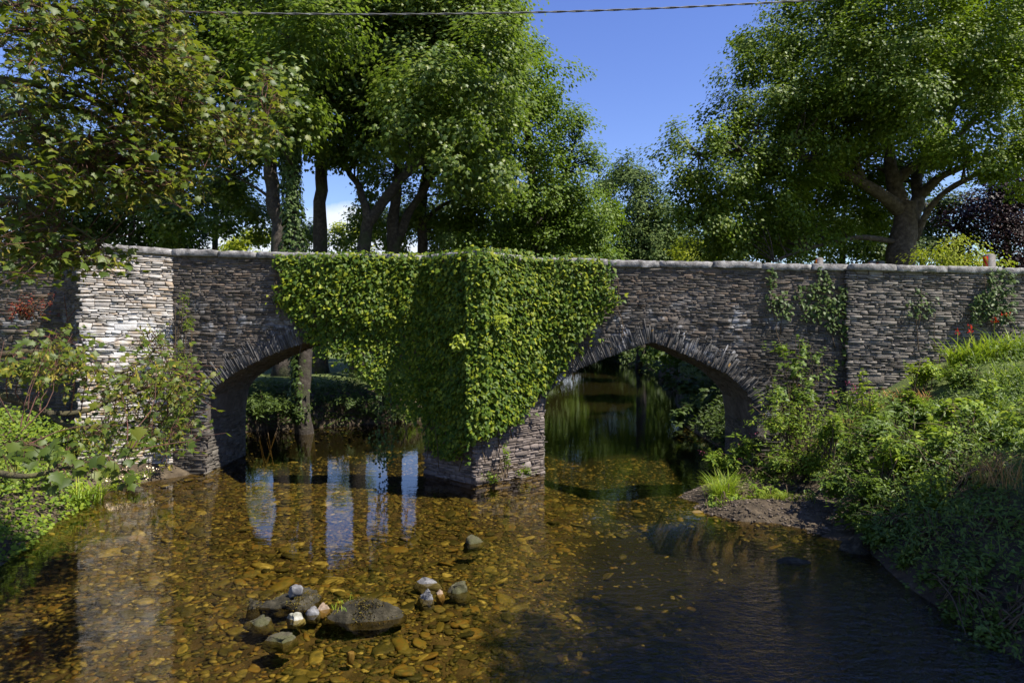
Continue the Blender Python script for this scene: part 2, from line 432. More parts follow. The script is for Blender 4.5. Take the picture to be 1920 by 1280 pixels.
gx = np.concatenate([np.linspace(-160, -20, 30)[:-1], np.arange(-20, 22, 0.22), np.linspace(22, 160, 30)])
gy = np.concatenate([np.arange(-14, 0, 1.0), np.arange(0, 34, 0.22), np.linspace(34, 95, 80)[:-1], np.linspace(95, 600, 40)])
GX, GY = np.meshgrid(gx, gy)
GZ = ground_z(GX, GY)
V = np.stack([GX, GY, GZ], -1).reshape(-1, 3)
ny, nx = GX.shape
ii, jj = np.meshgrid(np.arange(ny - 1), np.arange(nx - 1), indexing='ij')
F = np.stack([ii * nx + jj, ii * nx + jj + 1, (ii + 1) * nx + jj + 1, (ii + 1) * nx + jj], -1).reshape(-1, 4)
def ex_ground(t, v, c):
    z = zsep(t, v)
    g = maprange(t, math_(t, 'ADD', z[2], math_(t, 'MULTIPLY', noise(t, v, 0.8, 4), 0.9)), 1.6, 1.95)
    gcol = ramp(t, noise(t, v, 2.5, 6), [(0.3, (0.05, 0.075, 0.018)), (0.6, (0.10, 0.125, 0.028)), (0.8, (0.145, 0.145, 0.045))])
    depth_dark = math_(t, 'MAXIMUM', math_(t, 'MULTIPLY', maprange(t, z[1], 16.8, 18.5), maprange(t, z[2], 0.02, -0.05)), maprange(t, z[2], -0.45, -0.7))
    return mixrgb(t, depth_dark, mixrgb(t, g, c, gcol), (0.006, 0.006, 0.004))  # light lost in deep water is put into the bed colour here
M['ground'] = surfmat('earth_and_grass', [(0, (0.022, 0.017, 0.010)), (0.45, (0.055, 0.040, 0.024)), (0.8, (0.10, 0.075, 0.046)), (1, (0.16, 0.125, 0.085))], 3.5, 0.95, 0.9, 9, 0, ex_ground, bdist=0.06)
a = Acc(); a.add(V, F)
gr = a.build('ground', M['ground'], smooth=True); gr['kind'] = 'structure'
gr['label'] = 'earth banks, gravel bar and lawn along the river'

# water: transparent amber sheet with a Fresnel reflection of what stands around it
m, t, o = newmat('river_water')
geo = t.nodes.new('ShaderNodeNewGeometry'); pos = geo.outputs['Position']
mp = t.nodes.new('ShaderNodeMapping'); mp.inputs['Scale'].default_value = (1.0, 1.6, 1.0); t.links.new(pos, mp.inputs['Vector'])
s = zsep(t, pos)
turb = math_(t, 'MULTIPLY', maprange(t, s[0], -1.0, 1.5), maprange(t, s[1], 12.5, 8.5))
n1 = noise(t, mp.outputs[0], 2.2, 3, 0.5); n2 = noise(t, mp.outputs[0], 9.0, 3, 0.55)
wave = math_(t, 'ADD', math_(t, 'MULTIPLY', n1, 0.0055), math_(t, 'MULTIPLY', n2, 0.0011))
n3 = noise(t, mp.outputs[0], 4.5, 4, 0.6)
n4 = noise(t, mp.outputs[0], 14, 3, 0.6)
wave = math_(t, 'ADD', wave, math_(t, 'MULTIPLY', math_(t, 'ADD', math_(t, 'MULTIPLY', n3, 0.11), math_(t, 'MULTIPLY', n4, 0.035)), turb))
b = t.nodes.new('ShaderNodeBump'); b.inputs['Strength'].default_value = 0.55; b.inputs['Distance'].default_value = 1.0
t.links.new(wave, b.inputs['Height'])
fr = t.nodes.new('ShaderNodeFresnel'); fr.inputs['IOR'].default_value = 1.58; t.links.new(b.outputs[0], fr.inputs['Normal'])
trn = t.nodes.new('ShaderNodeBsdfTransparent'); trn.inputs['Color'].default_value = (0.80, 0.71, 0.42, 1)
gl = t.nodes.new('ShaderNodeBsdfGlossy'); gl.inputs['Roughness'].default_value = 0.0; t.links.new(b.outputs[0], gl.inputs['Normal'])
ms = t.nodes.new('ShaderNodeMixShader'); t.links.new(fr.outputs[0], ms.inputs[0]); t.links.new(trn.outputs[0], ms.inputs[1]); t.links.new(gl.outputs[0], ms.inputs[2])
t.links.new(ms.outputs[0], o.inputs[0])
a = Acc(); a.add([(-14, -13, 0), (14, -13, 0), (14, 92, 0), (-14, 92, 0)], [[0, 1, 2, 3]])
w = a.build('river_water', m); w['kind'] = 'structure'; w['label'] = 'clear shallow amber river water'

# icosphere template
def ico(sub):
    import bmesh
    bm = bmesh.new(); bmesh.ops.create_icosphere(bm, subdivisions=sub, radius=1.0)
    V = np.array([v.co[:] for v in bm.verts]); F = np.array([[v.index for v in f.verts] for f in bm.faces])
    bm.free(); return V, F
I1 = ico(1); I2 = ico(2); I4 = ico(4)

def pebbles(name, n, xr, yr, sizes, mat, label, keep=None, zoff=0.0, tmpl=I1):
    x = rng.uniform(*xr, n); y = rng.uniform(*yr, n)
    if keep is not None:
        k = keep(x, y); x = x[k]; y = y[k]
    n = len(x)
    z = ground_z(x, y)
    s = sizes[0] + (sizes[1] - sizes[0]) * rng.rand(n) ** 3.2
    sx = s * rng.uniform(.8, 1.5, n); sy = s * rng.uniform(.6, 1.0, n); sz = s * rng.uniform(.14, .34, n)
    ang = rng.normal(0.15, 0.8, n)
    tv, tf = tmpl
    V = np.repeat(tv[None], n, 0)
    wob = 1 + 0.16 * noise3(V * 1.3 + rng.rand(n, 1, 3) * 40, 1.0)
    V = np.sign(V) * np.abs(V) ** 0.65 * wob[..., None]
    V = V * np.stack([sx, sy, sz], -1)[:, None, :]
    tilt = rng.normal(0, .15, (n, 2))
    V[..., 2] += V[..., 0] * tilt[:, :1] + V[..., 1] * tilt[:, 1:]
    c, s_ = np.cos(ang)[:, None], np.sin(ang)[:, None]
    X = V[..., 0] * c - V[..., 1] * s_ + x[:, None]; Y = V[..., 0] * s_ + V[..., 1] * c + y[:, None]
    Z = V[..., 2] + (z + sz * 0.35 + zoff)[:, None]
    a = Acc(); a.add(np.stack([X, Y, Z], -1).reshape(-1, 3), ((np.arange(n) * len(tv))[:, None, None] + tf[None]).reshape(-1, 3))
    o = a.build(name, mat, smooth=True); o['kind'] = 'stuff'; o['label'] = label
    return o
M['pebble'] = surfmat('river_pebble', [(0, (0.013, 0.014, 0.007)), (0.28, (0.038, 0.037, 0.015)), (0.45, (0.08, 0.072, 0.026)), (0.58, (0.14, 0.118, 0.036)), (0.66, (0.17, 0.105, 0.03)), (0.73, (0.09, 0.085, 0.042)), (0.83, (0.23, 0.19, 0.065)), (0.92, (0.38, 0.33, 0.15)), (1, (0.58, 0.53, 0.34))], 9, 0.6, 0.4, 30, 0.72)
def chan(x, y):
    L = np.interp(y, yL, xL); R = np.interp(y, yR, xR)
    return (x > L - 0.1) & (x < R + 0.1) & (ground_z(x, y) < -0.04) & (rng.rand(len(x)) < np.maximum(np.interp(-ground_z(x, y), [.42, .72], [1, .07]), .34 * (y > 13.8)))
pebbles('river_pebbles', 150000, (-9, 8), (4.8, 25), (0.010, 0.062), M['pebble'], 'ochre and brown pebbles covering the shallow river bed', chan)
pebbles('river_cobbles', 8000, (-9, 8), (4.8, 25), (0.03, 0.13), M['pebble'], 'larger flat brown cobbles scattered over the shallow river bed', chan, tmpl=I2)
M['shingle'] = surfmat('bar_gravel', [(0, (0.04, 0.03, 0.02)), (0.5, (0.10, 0.075, 0.05)), (0.8, (0.17, 0.13, 0.095)), (1, (0.32, 0.25, 0.2))], 9, 0.85, 0.4, 30, 0.7)
def onbar(x, y):
    z = ground_z(x, y); return (z > -0.06) & (z < 0.32)
pebbles('bar_gravel', 6000, (3.3, 6.0), (11.5, 16.2), (0.008, 0.04), M['shingle'], 'fine brown gravel lying on the low bar by the right bank', onbar)
def onleft(x, y):
    z = ground_z(x, y); L = np.interp(y, yL, xL); return (x < L + 0.2) & (z < 0.25)
pebbles('shore_gravel', 900, (-9.5, -7.3), (9.5, 16.4), (0.01, 0.05), M['shingle'], 'small stones along the left water edge', onleft)

# ------------------------------------------------------------------ bridge
YF, YK = 16.5, 19.0
def ztop(x):
    return 5.215 - 0.0216 * (np.asarray(x, float) + 0.6)
def _arch(outline):
    q = np.array([[(px - 960) / 1280. * YF, CAMZ + (HOR - py) / 1280. * YF] for px, py in outline])
    d = spline(q, 300); d[:, 0] = np.maximum.accumulate(d[:, 0])
    return dict(xc=(q[0, 0] + q[-1, 0]) / 2, a=(q[-1, 0] - q[0, 0]) / 2, x=d[:, 0], z=d[:, 1])
# slightly pointed, flat-sided segmental arches as surveyed along the front face
ARCH = {'left': _arch([(385, 790), (386, 768), (393, 742), (408, 722), (437, 701), (475, 680), (517, 661), (558, 646), (608, 637), (660, 648), (705, 668), (748, 695), (778, 724), (793, 750), (799, 775), (800, 790)]),
        'right': _arch([(1020, 770), (1021, 750), (1028, 736), (1045, 720), (1081, 694), (1127, 674), (1168, 658), (1208, 645), (1224, 642), (1240, 646), (1285, 664), (1327, 683), (1360, 699), (1387, 721), (1410, 748), (1419, 775), (1420, 800)])}
def arch_z(A, x):
    return np.interp(x, A['x'], A['z'])
def profile(A):
    pts = np.stack([A['x'], A['z']], -1)
    l0 = np.concatenate([[0], np.cumsum(np.linalg.norm(np.diff(pts, axis=0), axis=1))]); ss = np.linspace(0, l0[-1], 401)
    pts = np.stack([np.interp(ss, l0, pts[:, 0]), np.interp(ss, l0, pts[:, 1])], -1)
    ln = np.concatenate([[0], np.cumsum(np.linalg.norm(np.diff(pts, axis=0), axis=1))])
    tg = norm(np.gradient(pts, axis=0)); nr = np.stack([-tg[:, 1], tg[:, 0]], -1)
    # smooth the normals a little at the pointed crown
    ker = np.ones(15) / 15
    nr = norm(np.stack([np.convolve(np.pad(nr[:, i], 7, mode='edge'), ker, 'valid') for i in range(2)], -1))
    return pts, ln, nr
PROF = {k: profile(A) for k, A in ARCH.items()}
def dist_profile(x, z, key):
    pts = PROF[key][0][::4]
    d = np.sqrt((x[:, None] - pts[None, :, 0]) ** 2 + (z[:, None] - pts[None, :, 1]) ** 2)
    return d.min(1)
def in_opening(x, z):
    r = np.zeros(x.shape, bool)
    for A in ARCH.values():
        r |= (np.abs(x - A['xc']) < A['a']) & (z < arch_z(A, x))
    return r

def stones(acc, mapf, u0, u1, v0, v1, inside=None, course=(.035, .105), length=(.10, .50), gap=.006, prot=(-.006, .022), depth=.06, slope=0.0, jit=1.0):
    R = []
    v = v0
    while v < v1:
        h = course[0] + (course[1] - course[0]) * rng.rand() ** 1.5 if rng.rand() < .88 else rng.uniform(course[1], course[1] * 1.9)
        h = min(h, v1 - v) if v1 - v > course[0] * .6 else v1 - v
        u = u0 - (rng.rand() * length[0] if inside is not None else 0)
        while u < u1:
            l = rng.uniform(*length) * (0.6 + 3.0 * h)
            if u + l > u1 - length[0] * .4: l = u1 - u
            if l <= 0.01: break
            kk = rng.rand()
            if h > .13 and kk < .38:
                k = rng.uniform(.25, .42); k2 = rng.uniform(.55, .75); m_ = u + l * rng.uniform(.35, .65)
                R += [(u, u + l, v, v + h * k), (u, m_, v + h * k, v + h * k2), (m_, u + l, v + h * k, v + h * k2), (u, u + l, v + h * k2, v + h)]
            elif h > .075 and kk < .72:
                k = rng.uniform(.35, .65); m_ = u + l * rng.uniform(.3, .7)
                R.append((u, u + l, v, v + h * k))
                if l > .25: R += [(u, m_, v + h * k, v + h), (m_, u + l, v + h * k, v + h)]
                else: R.append((u, u + l, v + h * k, v + h))
            else:
                R.append((u, u + l, v, v + h))
            u += l
        v += h
    R = np.array(R)
    if inside is not None:
        uc = (R[:, 0] + R[:, 1]) / 2; vc = (R[:, 2] + R[:, 3]) / 2 + slope * uc
        k = inside(uc, vc)
        R = R[k]
    n = len(R)
    if n == 0: return
    g = gap * rng.uniform(.5, 1.5, n)
    U = np.stack([R[:, 0] + g, R[:, 1] - g, R[:, 1] - g, R[:, 0] + g], -1) + rng.normal(0, .014 * jit, (n, 4))
    V_ = np.stack([R[:, 2] + g * .7, R[:, 2] + g * .7, R[:, 3] - g * .7, R[:, 3] - g * .7], -1) + rng.normal(0, .006 * jit, (n, 4))
    V_ = V_ + slope * U + (.028 * noise3(np.stack([U, V_, 0 * U], -1) * .9, 1.0) if inside is not None else 0)
    cu = U.mean(1, keepdims=True); cv = V_.mean(1, keepdims=True)
    p = rng.uniform(prot[0], prot[1], n)[:, None]
    hh = (R[:, 3] - R[:, 2])[:, None]
    ins = np.minimum(.012, hh * .16)
    rings = []
    for (k, hgt) in ((0, -depth), (0, p - .016), (1, p + rng.normal(0, .010, (n, 4)))):
        uu = U - np.sign(U - cu) * ins * k * rng.uniform(.5, 1.5, (n, 4)); vv = V_ - np.sign(V_ - cv) * ins * k * rng.uniform(.5, 1.3, (n, 4))
        rings.append((uu, vv, np.broadcast_to(hgt, (n, 4))))
    uu = np.concatenate([r[0] for r in rings], 1); vv = np.concatenate([r[1] for r in rings], 1); hh_ = np.concatenate([r[2] for r in rings], 1)
    Pn = mapf(uu.ravel(), vv.ravel(), hh_.ravel())
    f = [[8, 9, 10, 11]]
    for r in (0, 4):
        for i in range(4):
            j = (i + 1) % 4; f.append([r + i, r + j, r + 4 + j, r + 4 + i])
    f = np.array(f)
    acc.add(Pn, ((np.arange(n) * 12)[:, None, None] + f[None]).reshape(-1, 4))

def flat_map(A, B):
    A = np.array([A[0], A[1], 0.0]); B = np.array([B[0], B[1], 0.0]); d = (B - A) / np.linalg.norm(B - A); nr = np.array([d[1], -d[0], 0])
    def f(u, v, h):
        return A + u[:, None] * d + h[:, None] * nr + v[:, None] * np.array([0, 0, 1.0])
    return f, np.linalg.norm(B - A), d, nr

bridge = thing('stone_bridge', 'old slate rubble bridge with two pointed arches, cutwater pier and pale coping over the river', 'bridge', (0, 0, 0))
# masonry core
a = Acc()
xs = np.unique(np.concatenate([np.arange(-16, 20.01, .5)] + [np.linspace(A['xc'] - A['a'], A['xc'] + A['a'], 60) for A in ARCH.values()]))
CF, CB = YF + .010, YK
PARA = 0.95
for x0, x1 in zip(xs[:-1], xs[1:]):
    xm = (x0 + x1) / 2
    A = next((A for A in ARCH.values() if abs(xm - A['xc']) < A['a']), None)
    l0, l1 = (arch_z(A, x0), arch_z(A, x1)) if A else (-.9, -.9)
    t0, t1 = ztop(x0) - .12, ztop(x1) - .12
    q = [[(x0, CF, l0), (x1, CF, l1), (x1, CF, t1), (x0, CF, t0)], [(x1, CB, l1), (x0, CB, l0), (x0, CB, t0), (x1, CB, t1)],
         [(x0, CF, t0), (x1, CF, t1), (x1, CF + .38, t1), (x0, CF + .38, t0)], [(x0, CB - .38, t0), (x1, CB - .38, t1), (x1, CB, t1), (x0, CB, t0)],
         [(x0, CF + .38, t0), (x1, CF + .38, t1), (x1, CF + .38, t1 - PARA), (x0, CF + .38, t0 - PARA)],
         [(x0, CB - .38, t0 - PARA), (x1, CB - .38, t1 - PARA), (x1, CB - .38, t1), (x0, CB - .38, t0)]]
    if A: q.append([(x1, CF, l1), (x0, CF, l0), (x0, CB, l0), (x1, CB, l1)])
    for k in q: a.add(k, [[0, 1, 2, 3]])
for A in ARCH.values():
    for s_ in (-1, 1):
        x = A['xc'] + s_ * A['a']; zs = float(A['z'][0 if s_ < 0 else -1])
        a.add([(x, CF, -.9), (x, CB, -.9), (x, CB, zs), (x, CF, zs)], [[0, 1, 2, 3]])
a.build('masonry_core', M['mortar'], bridge)
# roadway deck between the parapets
a = Acc()
for x0, x1 in zip(np.arange(-16, 20, 1.0), np.arange(-15, 21, 1.0)):
    a.add([(x0, CF + .38, ztop(x0) - .12 - PARA + .05), (x1, CF + .38, ztop(x1) - .12 - PARA + .05), (x1, CB - .38, ztop(x1) - .12 - PARA + .05), (x0, CB - .38, ztop(x0) - .12 - PARA + .05)], [[0, 1, 2, 3]])
a.build('roadway', surfmat('asphalt', [(0, (.04, .04, .04)), (1, (.07, .068, .065))], 8, .9, .4, 60), bridge)
# front masonry between the refuges
fm, ln_, d_, n_ = flat_map((0, YF), (1, YF))
def inside_main(u, v):
    k = ~in_opening(u, v) & (v < ztop(u) - .125) & ~((u > -2.06) & (u < .77))
    for key in ARCH:
        near = np.abs(u - ARCH[key]['xc']) < 4.0
        k &= ~(near & (dist_profile(u, v, key) < .34))
    return k
a = Acc()
stones(a, fm, -8.19, 8.08, -.4, 5.6, inside_main, slope=-0.0216)
a.build('spandrel_wall', M['wall'], bridge)
a = Acc()
fmr, *_r = flat_map((0, YF - .13), (1, YF - .13))
stones(a, fmr, 8.08, 19.0, .6, 5.6, lambda u, v: v < ztop(u) - .125, slope=-0.0216, course=(.04, .10))
a.add([(8.09, YF - .10, .4), (20, YF - .10, .4), (20, YF - .10, ztop(20) - .13), (8.09, YF - .10, ztop(8.09) - .13), (8.09, YF + .05, .4), (8.09, YF + .05, ztop(8.09) - .13)], [[0, 1, 2, 3], [4, 0, 3, 5]])
a.build('wing_wall', M['wall_right'], bridge)
a = Acc()
stones(a, fm, -16, -10.7, 0, 5.7, lambda u, v: v < ztop(u) - .125, slope=-0.0216)
a.build('wing_wall', M['wall'], bridge)
# arch rings of thin radial slates, vault soffits
for key, A in ARCH.items():
    pts, ln, nr = PROF[key]
    L = ln[-1]
    def ringmap(u, v, h):
        x = np.interp(v, ln, pts[:, 0]); z = np.interp(v, ln, pts[:, 1]); nx = np.interp(v, ln, nr[:, 0]); nz = np.interp(v, ln, nr[:, 1])
        return np.stack([x + nx * u, YF - h, z + nz * u], -1)
    a = Acc(); 
    v = 0.0; rows = []
    while v < L:
        h = rng.uniform(.022, .062); t_ = rng.uniform(.42, .62); e0 = -.012 + rng.normal(0, .012)
        cuts = np.sort(rng.uniform(.12, .9, rng.choice([0, 1, 2], p=[.3, .45, .25]))) * t_
        ed = np.concatenate([[e0], cuts, [t_]])
        rows += [(ed[q], ed[q + 1], v, min(v + h, L)) for q in range(len(ed) - 1)]
        v += h
    # hand the prepared rows to the same stone builder through a tiny wrapper
    R = np.array(rows); n = len(R)
    U = np.stack([R[:, 0], R[:, 1], R[:, 1], R[:, 0]], -1) + rng.normal(0, .012, (n, 4))
    V_ = np.stack([R[:, 2] + .003, R[:, 2] + .003, R[:, 3] - .003, R[:, 3] - .003], -1) + rng.normal(0, .004, (n, 4))
    p = rng.uniform(-.010, .018, n)[:, None]
    cv = V_.mean(1, keepdims=True); cu = U.mean(1, keepdims=True)
    uu = np.concatenate([U, U, U - np.sign(U - cu) * .012 + rng.normal(0, .012, (n, 4))], 1); vv = np.concatenate([V_, V_, V_ - np.sign(V_ - cv) * .006], 1)
    hh = np.concatenate([np.full((n, 4), -.06), np.broadcast_to(p - .012, (n, 4)), p + rng.normal(0, .010, (n, 4))], 1)
    f = [[8, 9, 10, 11]]
    for r in (0, 4):
        for i in range(4):
            j = (i + 1) % 4; f.append([r + i, r + j, r + 4 + j, r + 4 + i])
    a.add(ringmap(uu.ravel(), vv.ravel(), hh.ravel()), ((np.arange(n) * 12)[:, None, None] + np.array(f)[None]).reshape(-1, 4))
    a.build('arch_ring', M['ring'], bridge)
    a = Acc()
    def vmap(u, v, h):
        x = np.interp(v, ln, pts[:, 0]); z = np.interp(v, ln, pts[:, 1]); nx = np.interp(v, ln, nr[:, 0]); nz = np.interp(v, ln, nr[:, 1])
        return np.stack([x - nx * h, YF + u, z - nz * h], -1)
    stones(a, vmap, 0.03, YK - YF, 0, L, None, course=(.06, .12), length=(.2, .7), prot=(-.015, .02), depth=.04)
    for s_ in (-1, 1):
        x = A['xc'] + s_ * A['a']
        def jmap(u, v, h):
            return np.stack([x - s_ * h, YF + u, v], -1)
        stones(a, jmap, 0.0, YK - YF, -.5, float(A['z'][0 if s_ < 0 else -1]), None, course=(.06, .13), length=(.2, .6), prot=(-.012, .025), depth=.04)
    a.build('arch_vault', M['vault'], bridge)
# cutwater pier with refuge (centre) and refuge buttress (left)
def wedge(name, A, B, C, matl, matr, zlo, batter=0.0):
    a = Acc()
    zt = [float(ztop(q[0])) - .12 for q in (A, B, C)]
    V = [(A[0], A[1] + .2, zlo), (A[0] + .02, A[1] + .02, zlo), (B[0], B[1] + .04, zlo), (C[0] - .02, C[1] + .02, zlo), (C[0], C[1] + .2, zlo)]
    T = [(p[0], p[1], zt[1]) for p in V]
    a.add(V + T, [[0, 1, 6, 5], [1, 2, 7, 6], [2, 3, 8, 7], [3, 4, 9, 8]]); a.add(T, [[0, 1, 2, 3, 4]])
    ow = a.build(name, M['mortar_pale'] if matr is M['wall_pale'] else M['mortar'], bridge)
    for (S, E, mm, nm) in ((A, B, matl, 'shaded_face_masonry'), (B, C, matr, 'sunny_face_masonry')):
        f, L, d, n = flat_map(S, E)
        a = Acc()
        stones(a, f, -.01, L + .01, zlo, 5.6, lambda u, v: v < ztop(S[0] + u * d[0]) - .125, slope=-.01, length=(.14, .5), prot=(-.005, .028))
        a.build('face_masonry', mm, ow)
    return ow
CA, CBp, CC = (-2.06, YF), (-.76, 15.25), (.77, YF)
LA, LB, LC = (-10.75, YF), (-9.75, 15.5), (-8.19, YF)
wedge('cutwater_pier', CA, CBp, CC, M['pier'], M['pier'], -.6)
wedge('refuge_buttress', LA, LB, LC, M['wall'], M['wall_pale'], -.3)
# coping slabs
def slab(path_pts, z0, h=.16, wd=.46, over=.05):
    pass
path = [(-16, YF), LA, LB, LC, CA, CBp, CC, (8.08, YF), (8.081, YF - .13), (20, YF - .13)]
for S, E in zip(path[:-1], path[1:]):
    f, L, d, n = flat_map(S, E)
    if L < .2: continue
    u = -.02 if L < 3 else 0.0
    while u < L - .02:
        l = min(rng.uniform(.8, 1.7), L - u + .02)
        if L - u - l < .4: l = L - u + .02
        nu = max(int(l / .12), 3)
        us = np.linspace(u + .010, u + l - .010, nu + 1)
        hgt = rng.uniform(-.045, .03); ov = .05 + rng.uniform(-.02, .03)
        prof = [(-.42, -.13), (ov, -.13), (ov + .012, -.12), (ov + .012, .012), (ov - .006, .03), (ov - .10, .034), (-.20, .035), (-.42, .02)]
        rows = []
        for k, uu in enumerate(us):
            x = S[0] + uu * d[0]; zt = float(ztop(x))
            row = []
            for (hh, zz) in prof:
                e = 0.012 * (k in (0, nu))
                row.append(np.array([S[0], S[1], 0]) + uu * d + n * (hh - e * np.sign(hh + .2)) + np.array([0, 0, zt + zz + hgt * .6 - (e if zz > -.1 else -e)]) + rng.normal(0, .007, 3))
            rows.append(row)
        V = np.array(rows).reshape(-1, 3); m_ = len(prof)
        i = np.arange(nu)[:, None] * m_; j = np.arange(m_)[None]; j2 = (j + 1) % m_
        a = Acc(); a.add_multi(V, [np.stack([i + j, i + m_ + j, i + m_ + j2, i + j2], -1).reshape(-1, 4), np.array([list(range(m_))]), np.array([[nu * m_ + k for k in range(m_)][::-1]])])
        a.build('coping_stone', M['coping'], bridge)
        u += l
a = Acc()
for x0, x1 in zip(np.arange(-16, 20, 1.5), np.arange(-14.5, 21.5, 1.5)):
    for q in [[(x0, CB - .42, ztop(x0)), (x1 - .01, CB - .42, ztop(x1)), (x1 - .01, CB + .05, ztop(x1)), (x0, CB + .05, ztop(x0))], [(x0, CB - .42, ztop(x0) - .13), (x1 - .01, CB - .42, ztop(x1) - .13), (x1 - .01, CB - .42, ztop(x1)), (x0, CB - .42, ztop(x0))],
              [(x1 - .01, CB + .05, ztop(x1) - .13), (x0, CB + .05, ztop(x0) - .13), (x0, CB + .05, ztop(x0)), (x1 - .01, CB + .05, ztop(x1))]]:
        a.add(q, [[0, 1, 2, 3]])
a.build('rear_coping', M['coping'], bridge)

# ------------------------------------------------------------------ ivy
def tangles(seg, n):
    pass
def ivy_patch(name, label, poly, faces, dens, size, thick, mat, cat='ivy', group=None, edge=10, over=0.0, nscale=1.1, bulges=None):
    """leaves on the wall faces wherever the face point falls in the outline of the plant"""
    root = thing(name, label, cat, (0, 0, 0), group)
    a = Acc(); st = Acc(); allp = []
    for (S, E, z0, z1) in faces:
        f, L, d, n = flat_map(S, E)
        cnt = int(L * (z1 - z0) * dens)
        u = rng.uniform(-.05, L + .05, cnt); v = rng.uniform(z0, z1, cnt)
        b = f(u, v, np.zeros(cnt))
        px = 960 + 1280 * b[:, 0] / b[:, 1]; py = HOR - 1280 * (b[:, 2] - CAMZ) / b[:, 1]
        wob = noise3(b * 2.2, 1.0)
        k = inpoly(px + wob * edge + rng.normal(0, edge * .5, cnt), py + rng.normal(0, edge * .5, cnt), poly)
        b = b[k]; u = u[k]; v = v[k]; m_ = len(b)
        if m_ == 0: continue
        bul = .5 + .5 * noise3(b, nscale); bul = np.clip(bul, 0, 1)
        gapk = (noise3(b * 1.7 + 9.0, 1.0) + rng.normal(0, .18, m_)) > -1.55
        b, u, v, bul = b[gapk], u[gapk], v[gapk], bul[gapk]; m_ = len(b)
        layer = rng.rand(m_)
        h = .03 + thick * bul * (.35 + .65 * layer) + rng.rand(m_) * .05
        C = b + h[:, None] * n
        top = C[:, 2] > ztop(C[:, 0]) - .02
        C[top] -= n * (rng.rand(top.sum(), 1) * .4)
        N = n * .75 + np.array([0, 0, .55]) + rdirs(m_) * .55
        T = np.array([0, 0, -1.0]) + rdirs(m_) * .6 + n * .35
        leaves(a, C, N, T, size * rng.uniform(.45, 1.4, m_), IVY)
        allp.append((b, n))
    for (c, rr, n2) in (bulges or []):
        d = rdirs(n2); C = c + d * rr * (rng.rand(n2, 1) ** .4) * np.array([1, .8, 1.1])
        leaves(a, C, d * .8 + np.array([0, -.3, .5]) + rdirs(n2) * .5, np.array([0, -.1, -.9]) + rdirs(n2) * .6, size * rng.uniform(.45, 1.4, n2), IVY)
    # stems creeping up the wall
    for b, n in allp:
        for i in rng.choice(len(b), min(len(b), max(3, len(b) // 220)), replace=False):
            p0 = b[i] + n * .02
            q = [p0 + np.array([rng.normal(0, .08), 0, -.45 * k]) + n * rng.uniform(.0, .05) for k in range(3)]
            q = [c for c in q if c[2] > .2]
            if len(q) > 1: tube(st, spline(q, 8), np.linspace(.006, .012, 8), 4)
    a.build('leaves', mat, root)
    if st.n: st.build('stems', M['twig'], root)['kind'] = 'stuff'
    return root
F_L = ((-6.6, YF), (-2.06, YF)); F_R = ((.77, YF), (2.9, YF))
ivy_poly = [(514, 466), (700, 466), (885, 462), (960, 470), (1040, 480), (1152, 484), (1148, 530), (1140, 580), (1112, 640), (1062, 692), (1030, 725), (985, 770), (950, 795), (908, 815), (893, 860), (850, 868), (806, 842), (796, 800), (742, 768), (706, 722), (676, 684), (632, 655), (572, 616), (528, 580), (516, 545), (522, 510)]
ivy_poly_left = [(514, 466), (800, 462), (800, 800), (742, 768), (706, 726), (676, 684), (632, 655), (572, 616), (528, 580), (516, 545), (522, 510)]
BUL = []
for _ in range(60):
    u_ = rng.rand()
    if u_ < .38: q = np.array([-.76 + rng.normal(0, .16), 15.28 + rng.normal(0, .05), rng.uniform(1.3, 5.1)])
    elif u_ < .6: t_ = rng.rand(); q = np.array([-2.06 + 1.3 * t_, 16.5 - 1.25 * t_ - .05, rng.uniform(1.6, 5.0)])
    elif u_ < .8: t_ = rng.rand(); q = np.array([-.76 + 1.53 * t_, 15.25 + 1.25 * t_ - .05, rng.uniform(2.6, 5.0)])
    else: q = np.array([rng.uniform(-5.4, -2.2), 16.4, 0]); q[2] = rng.uniform(3.4 + .28 * (-2.2 - q[0]), 5.1)
    BUL.append((q, rng.uniform(.18, .42), int(rng.uniform(90, 220))))
main_ivy = ivy_patch('ivy_curtain', 'big mantle of glossy green ivy draped over the central pier and parapet', ivy_poly,
          [(F_L[0], F_L[1], 1.0, 5.36), (CA, CBp, .5, 5.36), (CBp, CC, .5, 5.36), ((-.95, 15.2), (-.57, 15.2), .5, 5.36), (F_R[0], F_R[1], 1.6, 5.36)], 950, .086, .30, M['ivy'], 'ivy', edge=14, bulges=BUL)
# upright shoots standing out of the mantle
M['young'] = leafmat('ivy_young', [(0.09, 0.15, 0.015), (0.16, 0.22, 0.02)], (.25, .35, .02), .3, .4, .5)
for (px, py, D, r, n_) in ((862, 640, 14.95, .18, 70), (940, 600, 15.1, .2, 60)):
    a = Acc(); c = P(px, py, D); C = c + rdirs(n_) * r * rng.rand(n_, 1) ** .5 * np.array([1, .5, 1])
    leaves(a, C, np.array([.2, -.6, .6]) + rdirs(n_) * .6, np.array([0, -.3, -.8]) + rdirs(n_) * .6, .10 * rng.uniform(.7, 1.2, n_), IVY)
    a.build('young_shoot', M['young'], main_ivy)
